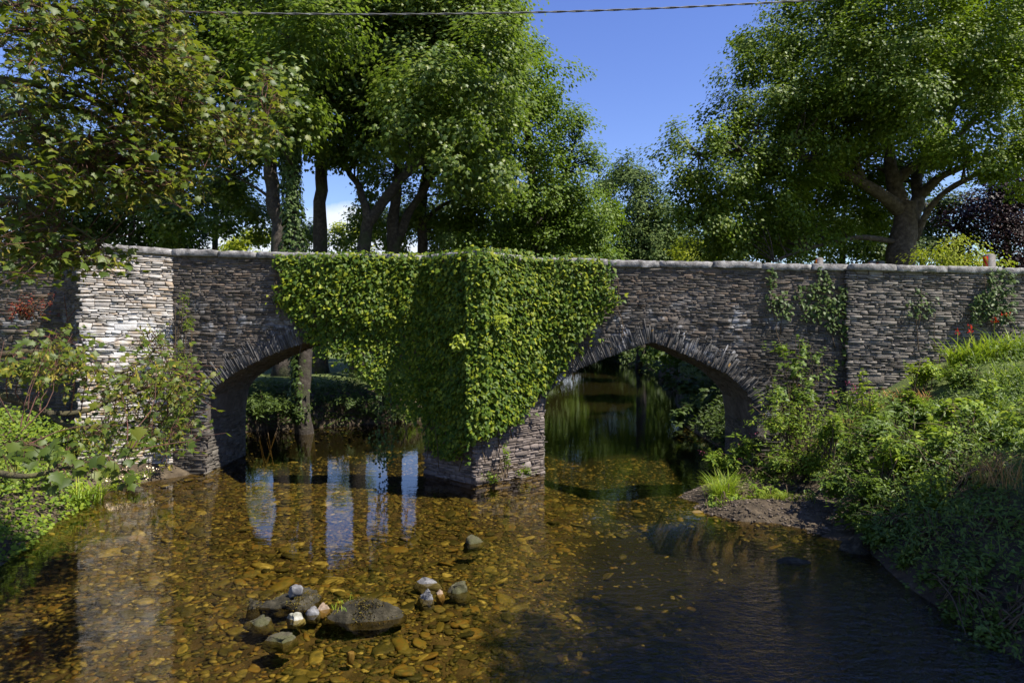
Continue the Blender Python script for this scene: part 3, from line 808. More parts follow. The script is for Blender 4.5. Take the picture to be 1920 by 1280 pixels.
# trailing strand hanging through the left arch
root = thing('ivy_strand', 'thin ivy strand hanging from the mantle into the shaded left arch', 'ivy')
a = Acc(); st = Acc()
for px0, bend in ((708, 8), (716, -5), (728, 4)):
    pts = spline([P(px0, 690, 16.45), P(px0 + bend, 750, 16.4), P(px0 + bend * 1.5, 810, 16.35), P(px0 + bend + 4, 868, 16.3)], 24)
    tube(st, pts, .008, 4)
    C = pts[rng.randint(0, 24, 60)] + rng.normal(0, .05, (60, 3)); 
    C = np.vstack([C, pts[rng.randint(16, 24, 50)] + rng.normal(0, .13, (50, 3)) * np.array([1, 1, .8])]); C = C[C[:, 2] > .04]
    leaves(a, C, np.array([0, -.7, .4]) + rdirs(len(C)) * .6, np.array([0, 0, -1.]) + rdirs(len(C)) * .5, .07 * rng.uniform(.6, 1.2, len(C)), IVY)
a.build('leaves', M['ivydark'], root); st.build('stems', M['twig'], root)
FR2 = [((5.0, YF), (8.1, YF), 2.4, 5.2)]; FR3 = [((8.1, YF - .13), (12.8, YF - .13), 2.4, 5.2)]
ivy_patch('ivy_runner', 'narrow ivy runner with thin trailing tips on the wall right of the arch', [(1440, 502), (1452, 502), (1456, 560), (1478, 540), (1486, 575), (1480, 600), (1452, 592), (1436, 580), (1430, 550)], FR2, 230, .08, .05, M['ivydark'], 'ivy', 'ivy runners on the right wall', 4)
ivy_patch('ivy_runner', 'forked ivy runner with several short strands beside the wall step', [(1492, 530), (1504, 535), (1512, 560), (1520, 525), (1534, 530), (1538, 500), (1556, 510), (1562, 560), (1580, 530), (1592, 545), (1592, 600), (1586, 690), (1578, 640), (1560, 620), (1530, 605), (1500, 596), (1490, 570)], FR2, 330, .085, .10, M['ivydark'], 'ivy', 'ivy runners on the right wall', 5)
ivy_patch('ivy_runner', 'small sparse ivy sprig in the middle of the right wall', [(1716, 540), (1730, 545), (1750, 570), (1752, 530), (1758, 560), (1745, 590), (1720, 600), (1696, 588), (1700, 570)], FR3, 130, .08, .06, M['ivydark'], 'ivy', 'ivy runners on the right wall', 5)
ivy_patch('ivy_runner', 'bushy ivy clump reaching the coping below the striped post', [(1840, 505), (1862, 498), (1888, 512), (1896, 560), (1890, 600), (1862, 606), (1846, 590), (1838, 608), (1812, 604), (1806, 580), (1822, 552), (1842, 545)], FR3, 420, .085, .20, M['ivydark'], 'ivy', 'ivy runners on the right wall', 5)

# ------------------------------------------------------------------ trees
LCOUNT = [0]
def crown(acc, lobes, leaf, lai, tmpl, cl=40, crad=.5, flat=.7, upb=.7, shell=.5, droop=.5, ragged=.3):
    """leaf clusters through the lobes of a crown; returns cluster centres"""
    allc = []
    for (c, r) in lobes:
        c = np.asarray(c, float); r = np.broadcast_to(np.asarray(r, float), (3,))
        area = np.pi * r[0] * r[2]
        nl = lai * area / (leaf * leaf * .42)
        nc = max(int(nl / cl), 3)
        d = rdirs(nc)
        rad = (rng.rand(nc) * (1 - shell ** 3) + shell ** 3) ** (1 / 3.)
        rad = rad * (1 + ragged * noise3(d * 2.0 + c * .37, 1.3)) 
        cc = c + d * rad[:, None] * r
        ns = max(nc // 6, 3); pk = rng.randint(0, ns, nc)
        cc = cc[pk] + rng.normal(0, 1, (nc, 3)) * np.clip(r * .20, .15, .75) * np.array([1, 1, .75]); d = norm(cc - c)
        k = max(cl, 4)
        lead = (rdirs(nc * k) * (rng.rand(nc * k, 1) ** .5) * 1.75).reshape(nc, k, 3) * crad * np.array([1, 1, flat]) * rng.uniform(.6, 1.25, (nc, 1, 1))
        C = (cc[:, None, :] + lead).reshape(-1, 3)
        outd = norm(np.repeat(d, k, 0) + .6 * norm(lead.reshape(-1, 3)))
        n = len(C)
        N = np.array([0, 0, upb]) + .6 * outd + rdirs(n) * .42
        T = outd + rdirs(n) * .7 + np.array([0, 0, -droop])
        leaves(acc, C, N, T, leaf * rng.uniform(.65, 1.25, n), tmpl)
        LCOUNT[0] += n
        allc.append(cc)
    return np.vstack(allc)

def limbs_mesh(acc, limbs, sides=10):
    samples = []
    for (ctrl, r0, r1) in limbs:
        n = max(12, 6 * len(ctrl))
        pts = spline(ctrl, n)
        pts = pts + noise3(pts * 1.0, .9)[:, None] * np.array([.5, .5, .1]) * min(r0, .3) * .6
        rad = r0 + (r1 - r0) * np.linspace(0, 1, n) ** .8
        rad = rad * (1 + .08 * noise3(pts, 3.0))
        tube(acc, pts, rad, sides)
        samples.append(np.hstack([pts, rad[:, None]]))
    return np.vstack(samples)

def branchlets(acc, samp, cc, frac, r0=.05, sides=4):
    idx = np.where(rng.rand(len(cc)) < frac)[0]
    for i in idx:
        c = cc[i]
        d = np.linalg.norm(samp[:, :3] - c, axis=1) + np.maximum(samp[:, 2] - c[2] + .4, 0) * 1.5
        j = int(np.argmin(d)); s = samp[j, :3]
        if np.linalg.norm(c - s) > 2.0: continue
        mid = (s + c) / 2 + rng.normal(0, .12, 3) * np.linalg.norm(c - s) + np.array([0, 0, .08 * np.linalg.norm(c - s)])
        ra = min(r0 * (.5 + .25 * np.linalg.norm(c - s)), samp[j, 3] * .7)
        tube(acc, spline([s, mid, c], 8), np.linspace(ra, .008, 8), sides, cap=False)

def tree(name, label, cat, base, limbs, lobes, leaf, lai, tmpl, lm, bm, group=None, frac=.3, cl=40, crad=.5, r0=.05, **kw):
    root = thing(name, label, cat, base, group)
    a = Acc(); cc = crown(a, lobes, leaf, lai, tmpl, cl, crad, **kw)
    a.build('crown', lm, root, base)
    if limbs:
        b = Acc(); sp = limbs_mesh(b, limbs); b.build('trunk', bm, root, base, smooth=True)
        if frac > 0:
            c = Acc(); branchlets(c, sp, cc, frac, r0)
            if c.n: c.build('branches', bm, root, base)['kind'] = 'stuff'
    return root

def LB_(px, py, D, rp, rq=None, rd=None):
    r = rp / 1280. * D; q = (rq if rq else rp) / 1280. * D
    return (P(px, py, D), (r, rd if rd else r, q))
def base_of(px, D):
    x = (px - 960) / 1280. * D
    return np.array([x, D, float(ground_z(np.array([x]), np.array([D]))[0])])
def up(px, D):      # a trunk foot just under ground
    b = base_of(px, D); return b - np.array([0, 0, .3])

GT = 'trees beyond the bridge'
# tall sycamore with the pale straight trunk
D = 30
tree('sycamore_tree', 'tall sycamore with one straight pale grey trunk in front of the white cloud', 'tree', base_of(602, D),
     [([up(602, D), P(603, 470, D), P(604, 300, D), P(612, 120, D), P(618, -120, D)], .38, .16), ([P(604, 300, D), P(560, 180, D), P(520, 120, D - 1)], .13, .05), ([P(608, 220, D), P(680, 120, D + 1), P(720, 40, D)], .13, .05)],
     [LB_(560, 160, D, 100), LB_(650, 190, D, 85), LB_(600, 20, D, 150), LB_(700, 80, D, 120), LB_(640, -150, D, 190), LB_(520, 40, D, 110), LB_(680, 230, D + 1, 60), LB_(600, 255, D, 55, 40), LB_(590, 200, D - 2, 70), LB_(640, 120, D - 2, 80), LB_(560, 90, D - 2, 80), LB_(610, 30, D - 2, 90), LB_(600, 280, D - 2, 30, 22)], .17, 4.2, LOBED5, M['sycback'], M['bark'], GT, .35)
# leaning dark-trunked sycamore left
D = 27.5
tree('sycamore_tree', 'sycamore with a dark lichen-spotted trunk leaning left, left of the ivy-clad trunk', 'tree', base_of(530, D),
     [([up(532, D), P(527, 470, D), P(519, 380, D), P(509, 290, D), P(498, 120, D), P(470, -60, D)], .36, .15), ([P(519, 400, D), P(500, 365, D), P(440, 330, D + 1)], .10, .04), ([P(509, 290, D), P(440, 200, D), P(380, 120, D)], .14, .05)],
     [LB_(420, 180, D, 110), LB_(330, 110, D, 120), LB_(470, 60, D, 120), LB_(380, -60, D, 160), LB_(240, 20, D, 130), LB_(470, 240, D, 70), LB_(400, 285, D, 50, 40), LB_(520, 180, D - 2, 70), LB_(480, 120, D - 2, 80), LB_(520, 250, D - 1.5, 45), LB_(470, 290, D + 1, 40, 26), LB_(465, 390, D + 4, 42), LB_(430, 345, D + 4, 50), LB_(490, 430, D + 4, 28), LB_(410, 425, D + 4, 40), LB_(350, 400, D + 4, 60), LB_(535, 425, D + 4, 26)], .17, 4.0, LOBED5, M['sycback'], M['bark'], GT, .35)
# ivy-clad trunk close behind the bridge
D = 23
bI = base_of(570, D)
ivt = tree('ivy_clad_tree', 'tree whose dark trunk is wrapped in ivy, seen through the left arch', 'tree', bI,
     [([up(572, D), P(567, 640, D), P(552, 450, D), P(545, 330, D), P(540, 230, D), P(532, 150, D)], .30, .12)],
     [LB_(540, 150, D - 1, 80), LB_(500, 40, D, 100), LB_(590, -40, D, 110), LB_(560, 215, D - 1, 50), LB_(500, 220, D - 1, 50), LB_(590, 90, D - 1, 70)], .17, 2.6, LOBED5, M['sycback'], M['bark'], GT, .4)
a = Acc()
pts = spline([P(572, 790, D), P(567, 640, D), P(552, 450, D), P(545, 330, D), P(542, 250, D)], 200)
n_ = 5200; i_ = rng.randint(0, 200, n_); an = rng.rand(n_) * 6.283
an = np.where(pts[i_][:, 2] < 4.2, math.pi + rng.normal(0, .75, n_), an)
dirv = np.stack([np.cos(an), np.sin(an), 0 * an], -1)
C = pts[i_] + dirv * (rng.uniform(.24, .36, n_) + .10 * np.clip(noise3(pts[i_] * 1.5), 0, 1) * np.where(pts[i_][:, 2] > 3.5, 2.0, 1))[:, None] + rng.normal(0, .03, (n_, 3))
leaves(a, C, dirv + np.array([0, 0, .5]) + rdirs(n_) * .5, np.array([0, 0, -1]) + rdirs(n_) * .6, .12 * rng.uniform(.6, 1.2, n_), IVY)
a.build('ivy_sleeve', M['ivydark'], ivt, bI)
# spreading multi-stemmed tree
D = 29
tree('spreading_tree', 'multi-stemmed tree with dark trunks leaning right over the ivy', 'tree', base_of(672, D),
     [([up(668, D), P(680, 460, D), P(702, 400, D), P(745, 345, D), P(815, 280, D), P(860, 245, D), P(900, 190, D)], .34, .10),
      ([P(690, 425, D), P(684, 385, D), P(668, 345, D + .5), P(645, 305, D + 1), P(640, 250, D + 1)], .22, .08),
      ([P(760, 335, D), P(770, 270, D), P(765, 200, D)], .13, .05), ([P(820, 275, D), P(870, 262, D), P(930, 240, D)], .12, .04)],
     [LB_(740, 220, D, 85), LB_(810, 170, D, 110), LB_(880, 200, D, 90), LB_(760, 90, D, 110), LB_(860, 70, D, 120), LB_(800, -60, D, 150), LB_(900, 280, D, 60), LB_(690, 270, D, 45), LB_(650, 285, D, 35), LB_(880, 225, D - 6, 80), LB_(800, 165, D - 6, 85), LB_(905, 120, D - 6, 75), LB_(840, 290, D - 6, 55), LB_(740, 215, D - 6, 60), LB_(920, 310, D - 5.5, 45)], .16, 4.0, LOBED5, M['sycback'], M['bark'], GT, .4)
D = 31
tree('forked_tree', 'forked tree with two rising limbs just right of the leaning trunks', 'tree', base_of(735, D),
     [([up(735, D), P(738, 460, D), P(742, 400, D), P(744, 330, D), P(742, 260, D)], .40, .16), ([P(738, 460, D), P(760, 420, D), P(785, 370, D), P(810, 320, D), P(840, 260, D), P(880, 150, D)], .26, .08)],
     [LB_(800, 220, D + 1, 90), LB_(880, 130, D + 1, 110), LB_(890, 20, D + 1, 95), LB_(740, 130, D + 2, 100), LB_(860, 330, D + 1, 60), LB_(690, 395, D + 2, 36), LB_(735, 425, D + 2, 38), LB_(668, 440, D + 2, 24), LB_(780, 385, D + 2, 45), LB_(725, 345, D + 2, 36), LB_(690, 330, D + 2, 30), LB_(830, 420, D + 2, 40), LB_(640, 448, D + 2, 18), LB_(585, 445, D + 2, 22)], .16, 3.8, LOBED5, M['sycback'], M['bark'], GT, .35)
D = 33
tree('ivy_clad_tree', 'slim dark tree behind the ivy with foliage down its trunk', 'tree', base_of(795, D),
     [([up(792, D), P(790, 450, D), P(797, 360, D), P(800, 280, D), P(820, 150, D)], .32, .12), ([P(792, 420, D), P(830, 385, D), P(880, 370, D), P(930, 375, D)], .13, .04)],
     [LB_(900, 240, D, 85), LB_(950, 160, D, 100), LB_(960, 320, D, 75), LB_(880, 400, D, 60), LB_(905, 60, D, 95), LB_(850, 430, D, 45)], .17, 3.4, DIAMOND, M['alder'], M['bark'], GT, .35)
D = 35
tree('alder_tree', 'dense alder whose stepped edge meets the blue sky', 'tree', base_of(1010, D),
     [([up(1010, D), P(1000, 400, D), P(985, 200, D), P(975, 0, D)], .35, .1), ([P(1004, 430, D), P(1050, 350, D), P(1080, 260, D)], .16, .05)],
     [LB_(905, 0, D, 60), LB_(950, 90, D, 60), LB_(985, 75, D, 30), LB_(1000, 170, D, 55), LB_(1040, 185, D, 22), LB_(960, 260, D, 90), LB_(1050, 260, D, 55), LB_(1085, 235, D, 20), LB_(1075, 330, D, 60), LB_(1115, 310, D, 22), LB_(1000, 370, D, 90), LB_(1100, 400, D, 58), LB_(1135, 375, D, 24), LB_(1110, 455, D, 48), LB_(1000, 450, D, 70), LB_(930, 440, D, 60), LB_(1050, 450, D, 60)], .15, 3.6, DIAMOND, M['alder'], M['bark'], GT, .12, cl=34, crad=.42)
D = 62
tree('distant_tree', 'bluish green distant tree with a narrow top in the sky gap', 'tree', base_of(1200, D),
     [([up(1200, D), P(1200, 420, D), P(1190, 330, D)], .5, .1)],
     [LB_(1180, 318, D, 26, 28), LB_(1192, 355, D, 42), LB_(1168, 395, D, 44), LB_(1215, 345, D, 26), LB_(1150, 340, D + 3, 34), LB_(1225, 395, D, 46), LB_(1255, 405, D, 34), LB_(1240, 440, D, 55), LB_(1180, 460, D, 50), LB_(1268, 455, D, 38), LB_(1210, 490, D, 60)], .24, 5.0, DIAMOND, M['far'], M['bark'], GT, .1, cl=30, crad=.6)
D = 46
tree('yellow_green_bush', 'sunlit yellow green bush below the gap of sky, left of the oak', 'bush', base_of(1315, D),
     [([up(1315, D), P(1312, 470, D)], .15, .05)], [LB_(1310, 462, D, 32), LB_(1335, 480, D, 34), LB_(1290, 485, D, 34), LB_(1320, 500, D, 50)], .2, 3.2, DIAMOND, M['bright'], M['bark'], None, .1, cl=26, crad=.4)
# oak
D = 27
ob = base_of(1690, D)
oakl = [([P(1690, 545, D), P(1692, 470, D), P(1700, 420, D), P(1698, 380, D)], .56, .42),
        ([P(1700, 410, D), P(1684, 370, D), P(1676, 335, D), P(1668, 290, D), P(1660, 240, D), P(1650, 120, D)], .40, .10),
        ([P(1690, 395, D), P(1660, 370, D - .5), P(1620, 345, D - 1), P(1570, 318, D - 1.5), P(1530, 300, D - 2), P(1460, 290, D - 2.5), P(1380, 285, D - 2.5), P(1310, 290, D - 3)], .30, .05),
        ([P(1678, 340, D), P(1710, 315, D), P(1750, 282, D), P(1800, 250, D), P(1860, 190, D)], .26, .07),
        ([P(1706, 420, D), P(1722, 370, D + .5), P(1722, 330, D + 1), P(1760, 270, D + 1.5), P(1800, 150, D + 2)], .34, .08),
        ([P(1722, 372, D + .5), P(1760, 335, D), P(1800, 315, D - .5), P(1860, 290, D - 1), P(1960, 270, D - 1)], .22, .05),
        ([P(1716, 450, D), P(1738, 400, D - .5), P(1770, 362, D - 1), P(1815, 335, D - 1.5), P(1880, 310, D - 2)], .17, .06),
        ([P(1690, 455, D), P(1620, 445, D - 1), P(1570, 452, D - 1.5), P(1500, 470, D - 2), P(1450, 490, D - 2.5)], .12, .04),
        ([P(1660, 250, D), P(1600, 190, D), P(1560, 110, D)], .16, .05), ([P(1620, 345, D - 1), P(1590, 260, D - 1.5), P(1570, 180, D - 2)], .15, .05)]
oakL = [LB_(1520, 60, D - 1, 85), LB_(1600, 20, D - 1, 100), LB_(1460, 110, D - 1.5, 62), LB_(1405, 130, D - 2, 32, 24), LB_(1372, 142, D - 2, 22, 14), LB_(1398, 185, D - 2, 40, 22), LB_(1440, 195, D - 2, 60), LB_(1345, 235, D - 2.5, 45), LB_(1290, 270, D - 3, 38, 30),
        LB_(1250, 293, D - 3, 24, 14), LB_(1275, 335, D - 3, 32), LB_(1340, 320, D - 2.5, 70), LB_(1330, 390, D - 2, 50), LB_(1420, 290, D - 2, 85), LB_(1400, 390, D - 1, 75), LB_(1500, 200, D - 2, 90), LB_(1540, 290, D - 1, 75), LB_(1480, 370, D, 80),
        LB_(1620, 130, D - 3, 110), LB_(1720, 60, D - 3, 120), LB_(1720, 190, D - 4, 85), LB_(1640, 240, D - 2, 65), LB_(1820, 110, D - 3, 120), LB_(1830, 240, D - 3, 85), LB_(1910, 40, D - 2, 130), LB_(1930, 190, D - 3, 95), LB_(1900, 285, D - 3, 50), LB_(1980, 290, D - 2, 70), LB_(1780, 290, D - 1, 50),
        LB_(1560, 395, D + 2, 70), LB_(1640, 400, D + 4, 60), LB_(1700, -60, D - 1, 150), LB_(1850, -60, D, 160), LB_(2060, 80, D, 170), LB_(1350, 440, D - 1, 45), LB_(1430, 450, D + 1, 60), LB_(1430, 340, D - 2.5, 58), LB_(1370, 345, D - 3, 55), LB_(1500, 355, D - 2.5, 42), LB_(1320, 395, D - 2.5, 45), LB_(1395, 430, D - 2, 58), LB_(1480, 440, D - 2, 52), LB_(1560, 445, D - 1, 42), LB_(1560, 220, D - 3, 62), LB_(1480, 235, D - 2.5, 60), LB_(1590, 270, D - 1, 50), LB_(1640, 180, D - 3, 70), LB_(1600, 330, D + 2, 60), LB_(1650, 300, D + 2.5, 55), LB_(1300, 320, D - 3, 36), LB_(1270, 375, D - 2.5, 26), LB_(1450, 45, D - 1, 48), LB_(1425, 85, D - 1.5, 34), LB_(1760, 300, D - 3.5, 36), LB_(1840, 320, D - 3, 40), LB_(1470, 440, D + 3, 60), LB_(1540, 450, D + 3, 55), LB_(1600, 330, D + 3, 80), LB_(1690, 290, D + 4, 70), LB_(1480, 300, D + 3, 90), LB_(1760, 130, D + 3, 140), LB_(1560, 120, D + 3, 130)]
tree('oak_tree', 'broad oak with a thick forked trunk and spreading limbs behind the right wall', 'tree', ob, oakl, oakL, .125, 3.3, DIAMOND, M['oak'], M['oakbark'], GT, .16, cl=44, crad=.34, shell=.6, ragged=.4)
D = 38
tree('copper_beech', 'dark purple copper beech behind the oak at the right edge', 'tree', base_of(1890, D),
     [([up(1890, D), P(1888, 430, D), P(1885, 330, D)], .3, .1)], [LB_(1830, 390, D, 60), LB_(1900, 360, D, 80), LB_(1880, 440, D, 70), LB_(1960, 410, D, 90), LB_(1820, 450, D, 40)], .17, 3.2, DIAMOND, M['purple'], M['bark'], GT, .15, cl=34, crad=.45)
D = 21.5
tree('yellow_green_bush', 'rounded sunlit yellow green bush beside the oak trunk behind the wall', 'bush', base_of(1775, D),
     [([up(1775, D), P(1775, 500, D)], .06, .03), ([up(1775, D), P(1810, 490, D)], .05, .02)], [LB_(1770, 482, D, 48, 34), LB_(1815, 478, D, 36, 26), LB_(1738, 495, D, 30), LB_(1790, 510, D, 55, 35), LB_(1868, 486, D - .5, 20, 16)], .11, 2.6, NARROW, M['bright'], M['twig'], None, .2, cl=24, crad=.2)
# understorey rows that close the view under the crowns
GU = 'shaded understorey trees behind the bridge'
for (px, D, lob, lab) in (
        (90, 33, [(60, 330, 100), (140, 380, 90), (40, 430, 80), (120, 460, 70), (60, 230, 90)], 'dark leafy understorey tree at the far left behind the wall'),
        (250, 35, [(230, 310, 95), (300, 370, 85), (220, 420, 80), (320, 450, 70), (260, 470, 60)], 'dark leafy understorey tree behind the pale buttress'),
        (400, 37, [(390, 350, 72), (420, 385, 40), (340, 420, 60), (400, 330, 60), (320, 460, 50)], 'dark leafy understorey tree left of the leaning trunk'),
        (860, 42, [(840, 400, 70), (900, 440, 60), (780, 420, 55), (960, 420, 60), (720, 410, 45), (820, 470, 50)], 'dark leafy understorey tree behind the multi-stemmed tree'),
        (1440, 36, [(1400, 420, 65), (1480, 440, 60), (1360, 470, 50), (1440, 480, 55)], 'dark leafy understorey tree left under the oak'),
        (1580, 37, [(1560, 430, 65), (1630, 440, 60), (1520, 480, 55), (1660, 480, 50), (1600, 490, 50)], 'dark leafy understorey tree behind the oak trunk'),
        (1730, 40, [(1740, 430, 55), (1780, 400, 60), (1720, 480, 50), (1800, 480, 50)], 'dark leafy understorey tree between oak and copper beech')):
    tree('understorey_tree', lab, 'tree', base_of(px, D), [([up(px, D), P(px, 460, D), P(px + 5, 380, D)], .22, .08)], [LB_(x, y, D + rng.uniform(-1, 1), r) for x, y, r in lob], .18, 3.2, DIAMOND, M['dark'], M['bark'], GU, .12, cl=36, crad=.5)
# hedges and shrubs out on the lawn, seen under the crowns
for (px, D, lob, lm, lab) in (
        (465, 52, [(440, 455, 26), (475, 445, 30), (505, 462, 24), (460, 480, 40)], 'bright', 'sunlit yellow green hedge left of the dark leaning trunk'),
        (560, 70, [(545, 440, 22), (570, 428, 20), (590, 445, 22), (560, 470, 36)], 'far', 'sunlit green hedge between the ivy-clad and the pale trunk'),
        (650, 72, [(632, 432, 20), (655, 440, 24), (640, 470, 36), (680, 455, 26)], 'bright', 'sunlit green hedge right of the pale straight trunk'),
        (840, 23.5, [(815, 468, 22), (845, 460, 24), (868, 472, 18), (705, 474, 14)], 'far', 'feathery grey green shrub rising just behind the ivy')):
    tree('hedge_shrub', lab, 'shrub', base_of(px, D), [([up(px, D), P(px, 480, D)], .08, .03)], [LB_(x, y, D, r) for x, y, r in lob], .13 if D < 40 else .24, 3.2, NARROW if D < 40 else DIAMOND, M[lm], M['twig'], 'shrubs on the lawn behind the bridge', .1, cl=26, crad=.12 if D < 40 else .4)
for (px, D, lob, lab) in ((1150, 84, [(1100, 480, 60), (1170, 490, 60), (1050, 480, 60), (1040, 560, 60), (1110, 570, 60), (1180, 580, 60), (1130, 620, 50), (1200, 620, 50)], 'dark riverside tree at the far bend of the river'),
        (1270, 76, [(1240, 470, 55), (1200, 500, 50), (1300, 500, 60), (1230, 570, 55), (1290, 590, 55), (1350, 560, 60), (1260, 640, 40)], 'dark riverside tree on the right of the far river reach'),
        (1345, 45, [(1290, 560, 56), (1345, 600, 60), (1250, 610, 46), (1330, 540, 50), (1390, 570, 60), (1240, 560, 36)], 'leafy riverside tree just upstream on the right bank'),
        (980, 58, [(1030, 430, 58), (1095, 425, 46), (1060, 385, 46), (1110, 490, 50), (960, 420, 60), (960, 500, 70), (1020, 510, 65), (900, 510, 70), (980, 590, 60), (1030, 600, 50), (920, 600, 60)], 'dark riverside tree on the left of the far river reach')):
    tree('riverside_tree', lab, 'tree', base_of(px, D), [([up(px, D), P(px, 580, D)], .2, .08)], [LB_(x, y, D + rng.uniform(-1, 1), r_) for x, y, r_ in lob], .3, 6.0, DIAMOND, M['alder'], M['bark'], 'trees along the far river', .1, cl=30, crad=.8)
# far woods
a = Acc(); lob = []
for x in np.arange(-150, 150, 7.0):
    Dd = 120 + rng.uniform(-8, 12); h = rng.uniform(9, 13) if x > -48 else rng.uniform(13, 20)
    lob.append((np.array([x, Dd, 2.5 + h * .5]), (6, 5, h * .55)))
crown(a, lob, .7, 2.6, DIAMOND, 24, 1.2)
o = a.build('far_woods', M['far']); o['kind'] = 'stuff'; o['label'] = 'distant green woods closing the view beyond the lawn'
# shading trees of the right bank and behind the camera, outside the picture
for targets, h0, lab in (([(2.3, 7.4, 1.5), (3.4, 8.6, 1.5), (4.8, 9.4, 1.5), (2.3, 9.2, .9), (3.6, 10.2, .8), (4.6, 7.8, 1.5), (1.2, 8.0, .8), (5.6, 10.3, 1.2)], 13.5, 'tall bank tree standing right of the picture, shading the river'),
                         ([(1.1, 5.9, 1.1), (2.4, 6.2, 1.4), (3.8, 6.6, 1.5), (1.4, 7.0, 1.0), (3.0, 5.0, 1.5), (5.0, 6.0, 1.4), (4.2, 4.6, 1.4)], 12.5, 'second tall bank tree near the camera, shading the lower bank'),
                         ([(6.6, 8.6, 1.5), (7.8, 9.2, 1.2), (6.2, 7.0, 1.4), (7.6, 7.8, 1.4)], 13.0, 'third bank tree set back from the river, shading the bank shrubs')):
    lob = []
    for (x, y, rr) in targets:
        h = h0 + rng.uniform(-1.5, 1.5); z0 = 0.0 if x < 5.5 else 1.3
        lob.append((np.array([x, y, z0]) + SUN_DIR / SUN_DIR[2] * h, (rr, rr, rr * .8)))
    c = np.mean([l[0] for l in lob], 0)
    b = np.array([c[0] + .8, c[1], float(ground_z(np.array([c[0]]), np.array([c[1]]))[0])])
    tree('bank_tree', lab, 'tree', b, [([b, (b + c) / 2, c + np.array([0, 0, 1.5])], .3, .1)], lob, .2, 4.0, DIAMOND, M['alder'], M['bark'], 'trees on the right bank outside the view', .2, cl=30, crad=.4)

# ------------------------------------------------------------------ near sycamore, left foreground
sb = np.array([-10.2, 8.2, float(ground_z(np.array([-10.2]), np.array([8.2]))[0])])
nb = thing('overhanging_sycamore', 'near sycamore reaching in from the left with winged yellow seeds and mossy limbs', 'tree', sb)
tr = Acc(); top = sb + np.array([0, 0, 9.5])
limbs_mesh(tr, [([sb - np.array([0, 0, .3]), sb + np.array([.1, 0, 3]), sb + np.array([0, .1, 6]), top], .42, .2)], 12)
tr.build('trunk', M['mossbark'], nb, sb, smooth=True)
NL = [  # near limbs: control points and radii
    ([sb + np.array([.1, 0, 4.3]), P(-260, 300, 8.0), P(-40, 290, 7.8), P(60, 302, 7.7), P(150, 303, 7.7), P(195, 283, 7.9), P(215, 225, 8.1), P(232, 190, 8.2)], .10, .012),
    ([sb + np.array([.1, 0, 5.0]), P(-200, 180, 7.6), P(-20, 150, 7.5), P(30, 185, 7.5), P(70, 235, 7.6), P(130, 250, 7.8)], .06, .010),
    ([sb + np.array([.1, 0, 5.0]), P(-180, 90, 7.4), P(10, 58, 7.3), P(100, 62, 7.4), P(190, 70, 7.6), P(260, 90, 7.9)], .05, .008),
    ([sb + np.array([.1, 0, 4.8]), P(-200, 140, 7.8), P(20, 150, 7.7), P(80, 165, 7.8), P(180, 190, 8.0), P(230, 215, 8.2), P(330, 203, 8.4)], .05, .007),
    ([sb + np.array([.1, 0, 4.6]), P(-100, 240, 8.0), P(120, 200, 8.2), P(250, 260, 8.4), P(380, 275, 8.6), P(440, 255, 8.7), P(500, 225, 8.8)], .05, .006),
    ([sb + np.array([.1, 0, 3.6]), P(-260, 400, 7.6), P(-60, 385, 7.6), P(30, 380, 7.6), P(90, 400, 7.7), P(160, 440, 8.0), P(200, 470, 8.2)], .055, .007),
    ([sb + np.array([.1, 0, 3.4]), P(-200, 470, 7.2), P(0, 372, 7.4), P(60, 400, 7.5), P(120, 470, 7.6)], .05, .007),
    ([sb + np.array([.1, 0, 6.0]), P(-150, 20, 7.2), P(60, 10, 7.4), P(200, 20, 7.8), P(310, 20, 8.2)], .05, .006),
    ([sb + np.array([.1, 0, 6.5]), P(-100, -80, 7.2), P(100, -60, 7.4), P(240, -40, 7.8)], .05, .006),
    ([sb + np.array([0, 0, 2.0]), P(-240, 690, 6.8), P(-40, 735, 6.6), P(30, 752, 6.6), P(90, 775, 6.7), P(160, 770, 6.9), P(230, 740, 7.2), P(300, 720, 7.5), P(350, 700, 7.7)], .065, .006),
    ([P(90, 775, 6.7), P(130, 800, 6.7), P(200, 800, 6.9), P(270, 790, 7.1), P(320, 815, 7.3)], .028, .005),
    ([sb + np.array([0, 0, 2.2]), P(-200, 640, 6.8), P(-30, 665, 6.7), P(60, 660, 6.8), P(130, 680, 7.0), P(220, 700, 7.3), P(290, 650, 7.6), P(280, 620, 7.7)], .05, .005),
    ([sb + np.array([0, 0, 1.2]), P(-200, 860, 5.6), P(-20, 884, 5.4), P(50, 892, 5.4), P(110, 880, 5.5), P(180, 862, 5.7), P(240, 850, 5.9)], .045, .006),
    ([P(110, 880, 5.5), P(80, 840, 5.6), P(30, 830, 5.7)], .018, .005),
]
for i, (ctrl, r0, r1) in enumerate(NL):
    b = Acc(); limbs_mesh(b, [(ctrl, r0, r1)], 8)
    b.build('branch', M['mossbark'], nb, sb, smooth=True)
a = Acc(); tw = Acc(); sd = Acc()
spl = [spline(c, 60) for c, _, _ in NL]
SP = np.vstack([s[12:] for s in spl])
